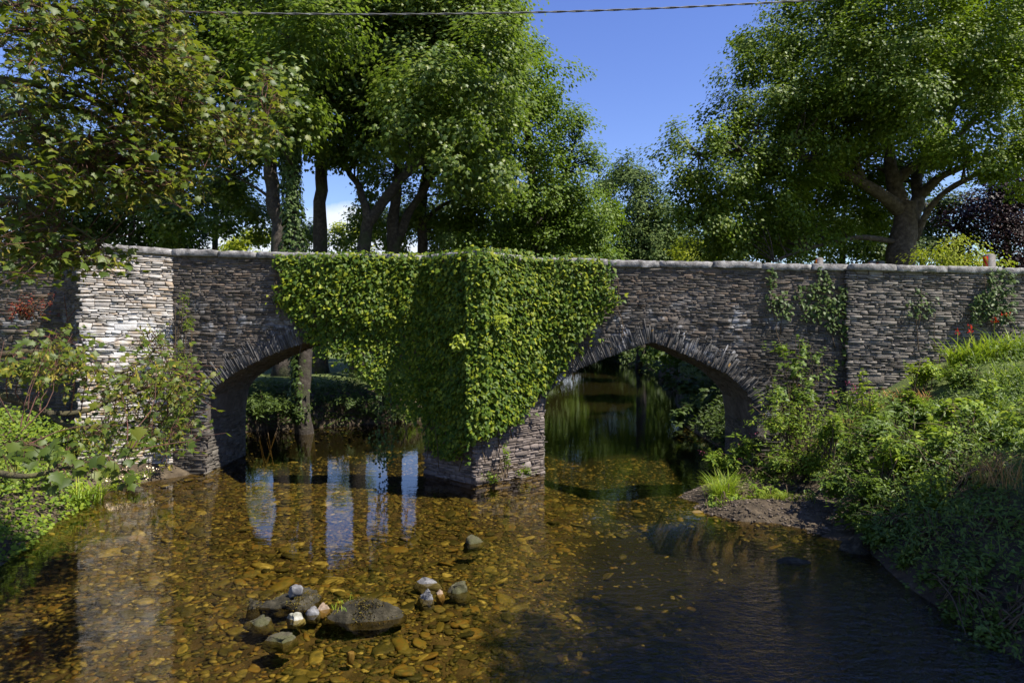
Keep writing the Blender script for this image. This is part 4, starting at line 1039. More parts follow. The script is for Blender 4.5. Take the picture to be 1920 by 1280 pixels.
lobes = [  # px, py, D, rx, ry, number of sprigs
    (70, 60, 7.4, 120, 80, 46), (200, 60, 7.8, 110, 80, 60), (300, 90, 8.2, 90, 80, 50), (120, 170, 7.8, 120, 80, 40), (260, 180, 8.3, 110, 80, 70), (350, 180, 8.6, 60, 80, 36), (60, 270, 7.7, 90, 50, 34), (190, 280, 8.1, 110, 60, 52),
    (320, 270, 8.5, 90, 60, 44), (440, 240, 8.8, 70, 50, 30), (500, 190, 9.0, 40, 50, 12), (100, 360, 7.8, 120, 45, 34), (240, 340, 8.2, 100, 45, 30), (60, 430, 7.8, 80, 40, 24), (110, 480, 8.0, 80, 35, 22), (190, 480, 8.3, 40, 25, 8), (170, -40, 7.8, 200, 60, 60), (330, 330, 8.4, 60, 40, 14), (20, 490, 7.6, 60, 40, 12),
    (60, 670, 6.8, 90, 35, 15), (160, 710, 7.0, 90, 40, 18), (250, 720, 7.3, 60, 50, 15), (320, 700, 7.6, 50, 60, 16), (310, 790, 7.4, 55, 45, 15), (210, 810, 7.0, 70, 30, 12), (120, 640, 7.2, 70, 25, 8), (340, 760, 7.6, 40, 60, 11), (290, 640, 7.7, 30, 30, 5)]
for (px, py, D, rx, ry, n) in lobes:
    for _ in range(int(n * 1.5)):
        q = rng.randn(2) * .5
        c = P(px + q[0] * rx, py + q[1] * ry, D + rng.normal(0, .45))
        d = np.linalg.norm(SP - c, axis=1); j = np.argmin(d)
        s = SP[j]
        if d[j] > .7: s = c + norm(s - c) * .6
        dirn = norm(c - s) if d[j] > .05 else rdirs(1)[0]
        e = c + dirn * .12
        tube(tw, spline([s, (s + c) / 2 + rng.normal(0, .05, 3), e], 6), np.linspace(.006, .0025, 6), 4, cap=False)
        low = py > 600; k = rng.randint(6, 11) if low else rng.randint(7, 13)
        C = c + rng.normal(0, .13, (k, 3)) * np.array([1, 1, .55])
        N = np.array([.2, -.25, .75]) + rdirs(k) * .6
        T = norm(C - s) + np.array([.15, -.25, -.35]) + rdirs(k) * .5
        leaves(a, C, N, T, rng.uniform(.04, .085, k) if low else rng.uniform(.05, .104, k), SYC)
        for m_ in range(k):
            if rng.rand() < .5: tube(tw, np.array([c, (c + C[m_]) / 2 + np.array([0, 0, .02]), C[m_]]), .0022, 3, cap=False)
        if rng.rand() < .5:
            k2 = rng.randint(6, 16); cs = c + rng.normal(0, .06, 3) + np.array([0, 0, -.07])
            Cs = cs + rng.normal(0, .035, (k2, 3)) * np.array([1, 1, 1.4])
            leaves(sd, Cs, rdirs(k2) + np.array([0, -.3, .5]), np.array([0, 0, -1.0]) + rdirs(k2) * .8, rng.uniform(.05, .075, k2), NARROW)
# big leaves on the low mossy branch
for (px, py, D, rx, ry, n) in ((60, 850, 5.7, 60, 22, 16), (150, 860, 5.6, 80, 30, 26), (220, 880, 5.8, 60, 28, 22), (100, 900, 5.5, 40, 20, 8), (250, 830, 6.0, 50, 30, 14), (20, 840, 5.7, 40, 20, 8)):
    C = np.array([P(px + rng.randn() * rx * .5, py + rng.randn() * ry * .5, D + rng.normal(0, .25)) for _ in range(n)])
    leaves(a, C, np.array([.15, -.45, .7]) + rdirs(n) * .5, np.array([.3, -.4, -.6]) + rdirs(n) * .5, rng.uniform(.075, .125, n), SYC)
    for c in C:
        j = np.argmin(np.linalg.norm(SP - c, axis=1)); tube(tw, np.array([SP[j], (SP[j] + c) / 2 + np.array([0, 0, .03]), c]), .003, 3, cap=False)
a.build('crown', M['syc'], nb, sb); tw.build('twigs', M['redtwig'], nb, sb)
so = sd.build('winged_seeds', M['seed'], nb, sb); so['kind'] = 'stuff'

# ------------------------------------------------------------------ bank plants
def shrub(name, label, cat, base, lobes, leaf, n, tmpl, lm, group=None, stems=9, upb=.7, tipup=0.0, crad=.12, cl=10, flower=None):
    """lobes: (centre, radii); leafy sprays on stems rising from the base"""
    base = np.asarray(base, float)
    root = thing(name, label, cat, base, group)
    a = Acc(); st = Acc(); fl = Acc()
    tot = sum(np.prod(np.broadcast_to(r, (3,))) ** (2 / 3.) for c, r in lobes)
    for c, r in lobes:
        r = np.broadcast_to(np.asarray(r, float), (3,)); share = np.prod(r) ** (2 / 3.) / tot
        nc = max(int(n * share / cl), 4)
        d = rdirs(nc); d[:, 2] = np.abs(d[:, 2]) * 1.0 - .25 * rng.rand(nc); d = norm(d)
        cc = c + d * r * (rng.uniform(.35, 1.12, (nc, 1))) * (1 + .55 * noise3(d * 2.4 + c * 1.7))[:, None]
        sd = norm(d * .8 + np.array([0, 0, .7]) + rdirs(nc) * .45); Ls = crad * rng.uniform(1.6, 4.0, nc)
        tpar = rng.rand(nc, cl)
        rad_ = norm(rng.randn(nc, cl, 3))
        ax = cc[:, None] - sd[:, None] * (Ls[:, None] * tpar)[..., None]
        C = (ax + rad_ * (crad * .22 * (.3 + tpar))[..., None]).reshape(-1, 3)
        dd = np.repeat(d, cl, 0); m_ = len(C)
        rr = rad_.reshape(-1, 3); sdd = np.repeat(sd, cl, 0)
        rr = norm(rr - sdd * np.sum(rr * sdd, -1, keepdims=True))
        leaves(a, C, sdd * .8 + np.array([0, -.1, upb * .6]) + rdirs(m_) * .35, rr + sdd * .25 + np.array([0, 0, -.25 + tipup]) + rdirs(m_) * .3, leaf * rng.uniform(.5, 1.25, m_) * (.55 + .6 * tpar.reshape(-1)), tmpl)
        for i in rng.choice(nc, min(nc, stems), replace=False):
            b0 = base + rng.normal(0, .12, 3) * np.array([1, 1, 0])
            st = Acc(); tube(st, spline([b0, (b0 + cc[i]) / 2 + np.array([0, 0, .15]) + rng.normal(0, .06, 3), cc[i]], 8), np.linspace(.014, .004, 8), 4, cap=False); st.build('stem', M['twig'], root, base)
        if flower:
            k = flower[1]; dfl = rdirs(k); dfl[:, 2] = np.abs(dfl[:, 2]); Cf = c + dfl * r * 1.12
            for q in Cf:
                kk = 9; fl = Acc(); leaves(fl, q + rng.normal(0, .03, (kk, 3)), rdirs(kk), rdirs(kk), .032 * rng.uniform(.7, 1.3, kk), DIAMOND); fl.build('flower', flower[0], root, base)
    a.build('foliage', lm, root, base)
    return root

def blades(acc, base, n, length, width, spread, lean=(0, 0, 0), seg=5):
    base = np.asarray(base, float)
    for _ in range(n):
        an = rng.rand() * 6.283; o_ = rng.normal(0, spread * .35, 3) * np.array([1, 1, 0])
        dr = np.array([math.cos(an), math.sin(an), 0]); L = length * rng.uniform(.55, 1.15); cv = rng.uniform(.25, 1.0)
        s_ = np.linspace(0, 1, seg + 1)
        pts = base + o_ + np.outer(s_ * L * .35 + s_ ** 2.2 * L * .45 * cv, dr) + np.outer(L * (s_ * .95 - s_ ** 2.4 * .6 * cv), np.array([0, 0, 1])) + np.outer(s_ * L, np.array(lean))
        side = np.cross(dr, [0, 0, 1]); side = side * math.cos(.6) + np.array([0, 0, 1]) * math.sin(.6) * rng.uniform(-.5, .5)
        w_ = width * rng.uniform(.6, 1.2) * np.interp(s_, [0, .3, .7, 1], [.6, 1, .8, .05])
        V = np.concatenate([pts - side * w_[:, None], pts + side * w_[:, None]]); k = seg + 1
        acc.add(V, np.array([[i, i + 1, k + i + 1, k + i] for i in range(seg)]))

def gz(x, y):
    return float(ground_z(np.array([float(x)]), np.array([float(y)]))[0])
def gp(px, D):
    x = (px - 960) / 1280. * D; return np.array([x, D, gz(x, D)])

def clump(name, label, cat, spots, n, length, width, spread, lm, group=None, flower=None):
    root = thing(name, label, cat, spots[0], group)
    a = Acc(); f = Acc(); s = Acc()
    for sp_ in spots:
        blades(a, sp_, n, length, width, spread)
        if flower:
            for _ in range(flower[1]):
                tip = np.asarray(sp_) + np.array([rng.normal(0, spread), rng.normal(0, spread), length * rng.uniform(.85, 1.15)])
                tube(s, spline([sp_, (np.asarray(sp_) + tip) / 2 + np.array([0, 0, .1]), tip], 6), .005, 4)
                k = 14; f = Acc(); leaves(f, tip + rng.normal(0, .035, (k, 3)), rdirs(k), rdirs(k), .04 * rng.uniform(.6, 1.2, k), DIAMOND); f.build('flower', flower[0], root, spots[0])
    a.build('blades', lm, root, spots[0])
    if s.n: s.build('stalks', M['strap'], root, spots[0])
    return root

# right bank
GB = 'shrubs on the right bank'
def S(px, py, D, rx, ry, rd=None):
    return (P(px, py, D), (rx / 1280. * D, rd or rx / 1280. * D, ry / 1280. * D))
shrub('elder_shrub', 'large mid-green shrub with pointed leaves on the bank below the right wall', 'shrub', gp(1700, 12.6), [S(1640, 800, 12.4, 60, 50), S(1720, 770, 12.8, 60, 46), S(1690, 850, 11.8, 70, 60), S(1610, 850, 12.2, 50, 50)], .15, 3400, NARROW, M['elder'], GB, crad=.14, cl=12)
shrub('hydrangea_shrub', 'broad sunlit shrub with yellowish lobed leaves nearest the right edge', 'shrub', gp(1830, 11.5), [S(1800, 760, 12.4, 60, 36), S(1870, 790, 11.6, 70, 46), S(1930, 820, 11, 60, 60), S(1760, 800, 12.2, 50, 36)], .15, 2600, LOBED5, M['lime'], GB, crad=.15)
shrub('willow_shrub', 'narrow leaved shrub with pale shoots between the large shrub and the dark corner', 'shrub', gp(1790, 10.8), [S(1780, 860, 11.3, 60, 50), S(1850, 890, 10.6, 70, 50), S(1730, 900, 10.9, 50, 40)], .12, 3000, NARROW, M['herb'], GB, crad=.12, cl=14)
shrub('elder_shrub', 'dark leafy shrub with long leaves leaning over the gravel bar', 'shrub', gp(1640, 11.6), [S(1575, 895, 12.0, 45, 40), S(1640, 910, 11.4, 60, 46), S(1600, 945, 11.4, 40, 30), S(1690, 950, 10.8, 50, 40)], .15, 2200, NARROW, M['elder'], GB, crad=.14, cl=12)
shrub('nettle_clump', 'shaded upright nettles in the lower right above dark water', 'plant', gp(1760, 9.6), [S(1740, 1000, 9.9, 60, 50), S(1700, 1040, 9.7, 40, 40), S(1790, 1050, 9.2, 60, 50)], .10, 3000, NARROW, M['elder'], GB, crad=.12, cl=16)
shrub('elder_shrub', 'shaded shrub at the right edge above the bottom corner', 'shrub', gp(1870, 9.2), [S(1860, 960, 9.6, 70, 60), S(1920, 1010, 9.0, 70, 70), S(1850, 1060, 8.8, 60, 50)], .13, 3000, NARROW, M['elder'], GB, crad=.14)
shrub('bramble', 'shaded low bramble at the bottom right water edge', 'shrub', gp(1900, 7.6), [S(1890, 1160, 7.8, 60, 46), S(1960, 1110, 7.9, 60, 70), S(1830, 1120, 8.4, 50, 36), S(1940, 1220, 7.3, 46, 40)], .09, 3000, LOBED5, M['elder'], GB, crad=.12)
shrub('elder_shrub', 'shaded leafy shrub overhanging the dark boulder at the foot of the right bank', 'shrub', gp(1680, 10.6), [S(1650, 985, 10.6, 50, 36), S(1720, 985, 10.3, 50, 40), S(1640, 960, 11.0, 40, 30)], .13, 2200, NARROW, M['elder'], GB, crad=.14, cl=12)
shrub('ground_elder', 'low shaded leafy growth sloping down to the water at the bottom right', 'plant', gp(1800, 8.6), [S(1760, 1090, 9.0, 50, 36), S(1820, 1080, 8.6, 60, 46), S(1800, 1140, 8.3, 50, 30), S(1880, 1200, 7.6, 60, 40), S(1730, 1090, 9.3, 36, 26)], .085, 5200, LOBED5, M['elder'], GB, crad=.11)
shrub('elder_shrub', 'mid-height leafy shrub in half shade right of the narrow leaved shrub', 'shrub', gp(1880, 10.2), [S(1880, 900, 10.2, 60, 50), S(1940, 930, 9.8, 60, 50), S(1810, 950, 10.0, 60, 40)], .13, 2600, NARROW, M['elder'], GB, crad=.14, cl=12)
for (px, py, D, hh, mm, lab) in ((1560, 800, 13.4, 50, 'herb', 'tall leafy stalk rising from the shrubs beside the gravel bar'), (1622, 760, 13.4, 50, 'lime', 'tall bright leafy stalk just below the dry brown stalks'), (1705, 745, 13.0, 46, 'herb', 'tall leafy stalk in front of the lime green shrub'),
                                 (1665, 850, 11.6, 50, 'lime', 'tall bright stalk standing out of the large mid-green shrub'), (1768, 830, 11.3, 50, 'herb', 'tall stalk between the large shrub and the lobed leaf shrub'), (1850, 745, 12.2, 40, 'lime', 'tall bright stalk below the montbretia clump'), (1745, 930, 10.4, 50, 'herb', 'half shaded tall stalk above the nettles')):
    shrub('tall_stalk_plant', lab, 'plant', P(px, py + 60, D), [S(px, py, D, 12, hh), S(px + 16, py + 10, D - .1, 10, hh * .8), S(px - 18, py + 16, D + .1, 9, hh * .7)], .16, 300, NARROW, M[mm], 'tall stalk plants on the right bank', stems=3, crad=.07, cl=8)
clump('dry_stalks', 'tangle of thin dry brown stems in the shaded right bank', 'dry stalks', [gp(1840, 9.4) + np.array([0, 0, .5]), gp(1880, 9.0) + np.array([0, 0, .5])], 60, .8, .004, .35, M['straw'])
shrub('slender_bramble', 'tall loose bramble with long arching stems in front of the dark wall corner', 'shrub', gp(1490, 15.4), [S(1490, 690, 15.6, 40, 50), S(1460, 740, 15.4, 40, 50), S(1510, 740, 15.2, 50, 50), S(1470, 650, 15.8, 45, 16), S(1500, 640, 15.8, 14, 30), S(1530, 670, 15.6, 15, 30)], .12, 1000, LOBED5, M['elder'], GB, stems=8, crad=.10)
shrub('elder_shrub', 'rounded pale green shrub with small leaves right of the arch opening', 'shrub', gp(1510, 14.6), [S(1490, 790, 14.6, 50, 46), S(1450, 790, 14.8, 36, 46), S(1560, 810, 14.2, 50, 46), S(1530, 860, 13.8, 46, 40), S(1470, 850, 14.3, 40, 36)], .11, 3600, NARROW, M['herb'], GB)
shrub('fern', 'dark fern hanging in the shade by the right arch jamb', 'fern', gp(1420, 16.2), [S(1410, 830, 15.9, 40, 40), S(1440, 870, 15.3, 50, 40)], .14, 900, NARROW, M['dark'])
shrub('lime_green_shrub', 'small bright lime green shrub at the foot of the right wall', 'shrub', gp(1730, 15.0), [S(1735, 690, 15.0, 36, 22)], .09, 900, DIAMOND, M['lime'], None)
shrub('lime_green_shrub', 'domed fresh green shrub between the lime shrub and the path', 'shrub', gp(1810, 14.4), [S(1800, 698, 14.4, 46, 28), S(1840, 720, 14.0, 30, 24)], .09, 1900, DIAMOND, M['herb'], None)
GC = 'strap-leaved clumps below the right wall'
clump('montbretia_clump', 'wide montbretia clump with orange red flowers against the right wall', 'plant', [gp(1795, 15.4), gp(1830, 15.2), gp(1865, 15.3), gp(1905, 15.1), gp(1940, 15)], 95, .85, .016, .35, M['strap'], GC, (M['orange'], 1))
clump('montbretia_clump', 'small separate strap-leaved tuft left of the lime green shrub', 'plant', [gp(1722, 15.4)], 26, .55, .014, .18, M['strap'], GC)
clump('montbretia_clump', 'dark strap-leaved clump on the right edge beside the small path', 'plant', [gp(1890, 13.3), gp(1930, 13.0)], 60, .75, .016, .3, M['strap'], GC)
clump('dry_stalks', 'heap of dry brown cut stalks at the foot of the wall', 'dry stalks', [gp(1640, 15.3), gp(1600, 15.1), gp(1680, 15.2), gp(1720, 14.6), gp(1560, 15.0)], 70, .42, .008, .4, M['straw'])
shrub('balsam_plant', 'leafy balsam with drooping pink flowers among the dry stalks', 'plant', gp(1600, 14.5), [S(1590, 745, 14.6, 30, 25), S(1640, 740, 14.4, 35, 25)], .11, 420, NARROW, M['herb'], 'balsam plants', flower=(M['pink'], 4))
# plants on the gravel bar
shrub('balsam_plant', 'balsam plant with drooping leaves on the back of the gravel bar', 'plant', gp(1380, 15.4), [S(1340, 858, 15.2, 24, 22), S(1368, 864, 15.1, 24, 20), S(1392, 848, 15.1, 24, 24), S(1402, 822, 15.1, 12, 14)], .17, 900, NARROW, M['herb'], 'balsam plants', stems=5, crad=.07, flower=(M['pink'], 1))
clump('grass_tuft', 'upright bright green grassy tuft in the middle of the gravel bar', 'grass tuft', [gp(1358, 13.9), gp(1352, 13.75), gp(1364, 13.85)], 170, .75, .007, .26, M['strap'], 'tufts on the gravel bar')
clump('grass_tuft', 'pale low grass tuft at the front of the gravel bar', 'grass tuft', [gp(1430, 13.3), gp(1445, 13.2), gp(1462, 13.1)], 45, .22, .006, .2, M['grass'], 'tufts on the gravel bar')
clump('grass_tuft', 'small green tuft at the back of the bar by the bank', 'grass tuft', [gp(1425, 15.2), gp(1440, 15.3)], 30, .35, .006, .2, M['grass'], 'tufts on the gravel bar')
shrub('water_mint', 'small weedy plant trailing from the bar tip into the water', 'plant', P(1350, 955, 13.0), [S(1340, 942, 13.2, 18, 20), S(1358, 958, 13.0, 14, 14)], .12, 260, NARROW, M['herb'], 'low herbs on the gravel bar', stems=4, crad=.05)
shrub('water_mint', 'small leafy herb beside the dark tussock on the bar', 'plant', gp(1440, 13.7), [S(1432, 916, 13.7, 26, 16), S(1458, 922, 13.5, 18, 14)], .09, 420, DIAMOND, M['herb'], 'low herbs on the gravel bar', stems=4, crad=.06)
# left bank
a = Acc(); n_ = 26000
x = rng.uniform(-13, -7.2, n_); y = rng.uniform(6.5, 16.2, n_); L = np.interp(y, yL, xL)
z = ground_z(x, y); nn = noise3(np.stack([x, y, 0 * x], -1), 1.4)
k = (x < L + .12 + .15 * nn) & ~((y > 13.6) & (x > -9.0)) ; x, y, z, nn = x[k], y[k], z[k], nn[k]
hh = (.16 + .75 * np.clip(.6 + nn, 0, 1.2)) * np.clip((np.interp(y, yL, xL) - x) * 1.2 + .25, .15, 1)
hh = hh * rng.rand(len(x)) ** .5
C = np.stack([x, y, z + hh], -1)
leaves(a, C, np.array([.1, -.2, .8]) + rdirs(len(C)) * .6, rdirs(len(C)) + np.array([.2, -.2, -.2]), .085 * rng.uniform(.5, 1.3, len(C)), DIAMOND)
o = a.build('bank_undergrowth', M['herb']); o['kind'] = 'stuff'; o['label'] = 'low dense green weeds covering the left bank'
a = Acc(); n_ = 46000
x = rng.uniform(4.9, 12.8, n_); y = rng.uniform(6.5, 16.2, n_); R = np.interp(y, yR, xR)
z = ground_z(x, y); nn = noise3(np.stack([x, y, 0 * x], -1), 1.4); k = (x > R - .12 + .15 * nn) & (z > np.where(y < 11.2, -.05, .25)) & ~((x > 8.2) & (y > 14.2)); x, y, z, nn = x[k], y[k], z[k], nn[k]
hh = (.14 + .42 * np.clip(.6 + nn, 0, 1.2)) * rng.rand(len(x)) ** .5
C = np.stack([x, y, z + hh], -1)
leaves(a, C, np.array([-.1, -.2, .8]) + rdirs(len(C)) * .6, rdirs(len(C)) + np.array([-.2, -.2, -.2]), .072 * rng.uniform(.4, 1.4, len(C)), NARROW)
bl = rng.choice(len(C), 500, replace=False)
for q in bl[:260]: blades(a, C[q] - np.array([0, 0, .15]), 5, .45, .006, .12)
o = a.build('bank_undergrowth', M['elder']); o['kind'] = 'stuff'; o['label'] = 'low dense green weeds covering the right bank'
for side, lab in ((-1, 'low weeds on the left bank beyond the bridge'), (1, 'low weeds on the right bank beyond the bridge')):
    a = Acc(); n_ = 30000
    y = 19.2 + 27 * rng.rand(n_) ** 1.7; L = np.interp(y, yL, xL); R = np.interp(y, yR, xR)
    off = rng.uniform(.05, 4.5, n_) * (rng.rand(n_) ** .6 if side < 0 else 1); x = np.where(side < 0, L - off, R + off)
    z = ground_z(x, y); nn = noise3(np.stack([x, y, 0 * x], -1), 1.1); k = nn > -9; x, y, z, nn = x[k], y[k], z[k], nn[k]
    C = np.stack([x, y, z + (.08 + .28 * np.clip(.5 + nn, 0, 1)) * rng.rand(len(x))], -1)
    leaves(a, C, np.array([0, -.2, .8]) + rdirs(len(C)) * .6, rdirs(len(C)), .17 * rng.uniform(.5, 1.3, len(C)), NARROW)
    n_ = 9000; y = rng.uniform(44, 94, n_); L = np.interp(y, yL, xL); R = np.interp(y, yR, xR)
    off = rng.uniform(-.2, 6, n_); x = np.where(side < 0, L - off, R + off)
    C = np.stack([x, y, ground_z(x, y) + rng.rand(n_) * 1.1], -1)
    leaves(a, C, np.array([0, -.3, .7]) + rdirs(n_) * .6, rdirs(n_), .42 * rng.uniform(.5, 1.3, n_), DIAMOND)
    o = a.build('bank_undergrowth', M['dark']); o['kind'] = 'stuff'; o['label'] = lab  # dark leaf colour stands in for tree shade on the left bank
clump('strap_leaved_tuft', 'arching yellow green strap-leaved tuft by the left water edge below the buttress', 'plant', [gp(160, 13.6), gp(180, 13.9), gp(140, 13.3)], 38, .75, .016, .25, M['strap'])
shrub('watercress', 'low bright herb with tiny white flowers on the left gravel spit', 'plant', gp(245, 15.0), [S(250, 890, 15.0, 40, 10), S(215, 895, 14.8, 20, 10)], .07, 900, NARROW, M['lime'], None, stems=5, crad=.09, flower=(leafmat('white_flower', [(.7, .7, .68), (.8, .8, .78)], (.6, .6, .6), .2, .5, .3), 10))
shrub('red_valerian', 'dusky red flowering plant on the shaded wall at the far left', 'plant', P(45, 600, 15.9), [S(45, 582, 15.9, 34, 36)], .055, 900, DIAMOND, M['redflower'], None, stems=14, crad=.08)
shrub('wall_shrub', 'thin straggly shrub growing up the corner between buttress and left arch', 'shrub', P(338, 800, 16.0), [S(345, 560, 16.2, 12, 26), S(350, 610, 16.1, 18, 30), S(345, 680, 16.1, 22, 40), S(300, 630, 15.9, 20, 26), S(340, 770, 16.0, 28, 40), S(310, 830, 15.7, 40, 30)], .09, 1500, NARROW, M['herb'], None, stems=5, crad=.09)
# plants at the foot of the cutwater
shrub('pier_weed', 'small weeds along the waterline at the foot of the cutwater', 'plant', P(940, 895, 15.2), [S(925, 893, 15.15, 24, 10, .12), S(985, 880, 15.8, 24, 10, .12), S(950, 862, 15.35, 10, 26, .10)], .06, 650, DIAMOND, M['herb'], None, stems=6, crad=.06)
# plants beyond the arches; dark leaf colour carries the left bank's tree shade
GF = 'shaded bank plants beyond the arches'
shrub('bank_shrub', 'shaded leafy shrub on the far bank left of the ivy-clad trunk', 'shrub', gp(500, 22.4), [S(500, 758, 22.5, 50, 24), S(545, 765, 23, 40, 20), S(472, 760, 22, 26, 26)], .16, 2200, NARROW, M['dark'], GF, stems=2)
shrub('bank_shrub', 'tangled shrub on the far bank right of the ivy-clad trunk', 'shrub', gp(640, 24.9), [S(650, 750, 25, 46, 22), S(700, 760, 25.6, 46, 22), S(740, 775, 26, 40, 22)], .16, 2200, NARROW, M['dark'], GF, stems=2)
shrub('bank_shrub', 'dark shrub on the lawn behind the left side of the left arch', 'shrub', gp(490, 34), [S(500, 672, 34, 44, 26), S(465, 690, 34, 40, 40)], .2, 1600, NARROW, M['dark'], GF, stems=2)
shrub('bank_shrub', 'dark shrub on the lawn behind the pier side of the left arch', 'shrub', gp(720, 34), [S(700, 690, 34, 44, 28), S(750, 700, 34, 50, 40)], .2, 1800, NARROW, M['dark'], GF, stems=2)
shrub('bank_shrub', 'sunlit weedy shrub at the water beside the left of the pier', 'shrub', gp(770, 26.5), [S(770, 775, 25.5, 26, 26)], .13, 500, NARROW, M['herb'], GF, stems=2)
shrub('bank_shrub', 'large-leaved dark plant overhanging the river through the right arch', 'shrub', gp(1300, 26), [S(1290, 720, 26.5, 60, 40), S(1330, 760, 25, 60, 50), S(1350, 690, 27, 60, 40), S(1270, 775, 24.5, 30, 25)], .28, 1500, LOBED5, M['dark'], GF, stems=2)
shrub('bank_shrub', 'dark shrub on the river bend farthest through the right arch', 'shrub', gp(1230, 60), [S(1220, 655, 62, 40, 30), S(1270, 660, 58, 50, 40), S(1170, 655, 75, 40, 22), S(1120, 650, 78, 40, 22), S(1300, 680, 48, 40, 40)], .4, 2500, DIAMOND, M['dark'], GF, stems=2)
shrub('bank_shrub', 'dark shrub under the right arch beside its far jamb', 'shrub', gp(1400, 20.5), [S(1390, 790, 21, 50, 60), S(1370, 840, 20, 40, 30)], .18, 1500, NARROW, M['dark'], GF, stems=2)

# ------------------------------------------------------------------ rocks
def rock(name, label, px, pybase, wpx, hpx, depth=.7, mat='rock', ang=0.0, rough=.22, sharp=.75, seed=0, group=None, moss=0, dz=0.0, cut=.25, dome=.15):
    D = (CAMZ - dz) * 1280. / (pybase - HOR)
    w = wpx / 1280. * D / 2 * .95; h = hpx / 1280. * D * .64
    c = np.array([(px - 960) / 1280. * D, D + w * depth, dz])
    tv, tf = I4
    q = np.sign(tv) * np.abs(tv) ** sharp
    rs = np.random.RandomState(seed + 50)
    for _ in range(11 if not moss else 6):
        pn = rs.randn(3); pn[2] = abs(pn[2]) * .8; pn /= np.linalg.norm(pn); pd = rs.uniform(.52, .85)
        q = q - pn * np.maximum(0, q @ pn - pd)[:, None]
    q[:, :2] *= (1 - dome * np.clip(q[:, 2:], 0, 1))
    q = q * (1 + rough * noise3(tv * 1.2 + seed * 7.7) + rough * .45 * noise3(tv * 3.1 + seed * 3.3) + rough * .2 * noise3(tv * 9 + seed))[:, None]
    q[:, :2] *= np.where(q[:, 2:] < 0, 1.06, 1.0)
    V = q * np.array([w, w * depth, h]); V[:, 2] = np.where(V[:, 2] < 0, q[:, 2] * .14, V[:, 2])
    V[:, 2] = np.maximum(V[:, 2], -.40)
    co, si = math.cos(ang), math.sin(ang)
    V = np.stack([V[:, 0] * co - V[:, 2] * si, V[:, 1], V[:, 0] * si + V[:, 2] * co], -1)
    a = Acc(); a.add(V + c, tf)
    if moss:
        root = thing(name, label, 'rock', c, group)
        o = a.build('stone', M[mat], root, c, smooth=True)
        b = Acc(); i = rng.randint(0, len(V), moss); k = V[i][:, 2] > -.02
        pp = V[i][k]; n_ = norm(pp / np.array([w, w * depth, h]))
        nm = noise3(pp * 5 + seed) > -.35; pp = pp[nm]; n_ = n_[nm]; m_ = len(pp)
        leaves(b, pp + c - n_ * .005, norm(rdirs(m_)), n_ * .6 + np.array([0, 0, -.5]) + rdirs(m_) * .5, rng.uniform(.015, .045, m_), NARROW)
        b.build('moss', M['mossleaf'], root, c)['kind'] = 'stuff'
        return root
    o = a.build(name, M[mat], None, c, smooth=True)
    tag(o, label, 'rock', group); return o
def ex_moss(t, v, c):
    z = zsep(t, v)
    return mixrgb(t, math_(t, 'MULTIPLY', patch(t, v, 6, .42, .55), .8), c, (0.055, 0.055, 0.018))
M['rock'] = surfmat('dark_mossy_rock', [(0, (0.010, 0.009, 0.005)), (0.5, (0.030, 0.025, 0.013)), (1, (0.085, 0.072, 0.046))], 9, 0.95, 1.0, 40, 0, None, bdist=.02)
M['rockmoss'] = surfmat('green_mossy_rock', [(0, (0.03, 0.026, 0.014)), (0.5, (0.07, 0.06, 0.036)), (1, (0.20, 0.18, 0.13))], 8, 0.95, .8, 40, 0, ex_moss)
M['rockgrey'] = surfmat('grey_slate_rock', [(0, (0.055, 0.053, 0.05)), (0.5, (0.13, 0.125, 0.12)), (1, (0.25, 0.245, 0.24))], 8, 0.6, .5, 30)
M['rockpink'] = surfmat('pinkish_rock', [(0, (0.15, 0.10, 0.06)), (0.5, (0.24, 0.17, 0.115)), (1, (0.34, 0.26, 0.19))], 8, 0.8, .4, 30)
M['rockwhite'] = surfmat('white_quartz_rock', [(0, (0.07, 0.075, 0.03)), (0.45, (0.22, 0.21, 0.16)), (1, (0.42, 0.41, 0.36))], 9, 0.7, .6, 30)
GR = 'rocks standing out of the river'
rock('boulder', 'dark mossy boulder with a flat pale slate lying on top', 538, 1146, 118, 46, .75, 'rock', 0, .30, .8, 1, GR, 3500)
rock('boulder', 'larger domed mossy boulder with grass sprigs on its crest', 672, 1176, 150, 66, .7, 'rock', 0, .16, 1.0, 2, GR, 5000, 0, .25, .45)
rock('rock', 'small dark pointed rock on the left of the slate-topped boulder', 471, 1142, 34, 30, .8, 'rock', 0, .25, .8, 3, GR, 300)
rock('slate', 'flat pale slate resting on the dark mossy boulder', 549, 1104, 36, 9, .6, 'rockgrey', 0, .12, .6, 4, GR, 0, .20)
rock('rock', 'white stone with moss patches in front of the slate-topped boulder', 551, 1164, 38, 24, .8, 'rockwhite', 0, .2, .8, 5, GR)
rock('rock', 'small grey stone with green moss between the two boulders', 582, 1152, 34, 18, .8, 'rockgrey', -.1, .2, .7, 6, GR)
rock('rock', 'smooth tan stone between the two boulders', 601, 1144, 26, 16, .8, 'rockpink', 0, .15, .8, 7, GR)
rock('rock', 'low green mossy stone left of the white stone', 478, 1174, 62, 22, .8, 'rockmoss', .12, .25, .8, 8, GR)
rock('rock', 'low mossy stone awash in front of the white stone', 516, 1208, 66, 20, .8, 'rockmoss', 0, .2, .9, 9, GR)
rock('rock', 'angular grey stone right of the domed boulder', 797, 1126, 38, 24, .8, 'rockgrey', .12, .25, .6, 10, GR)
rock('slate', 'thin flat grey slate behind the angular grey stone', 800, 1096, 48, 12, .6, 'rockgrey', 0, .15, .6, 11, GR)
rock('rock', 'small pink stone beside the cracked mossy rock', 824, 1114, 18, 16, .9, 'rockpink', 0, .15, .9, 12, GR)
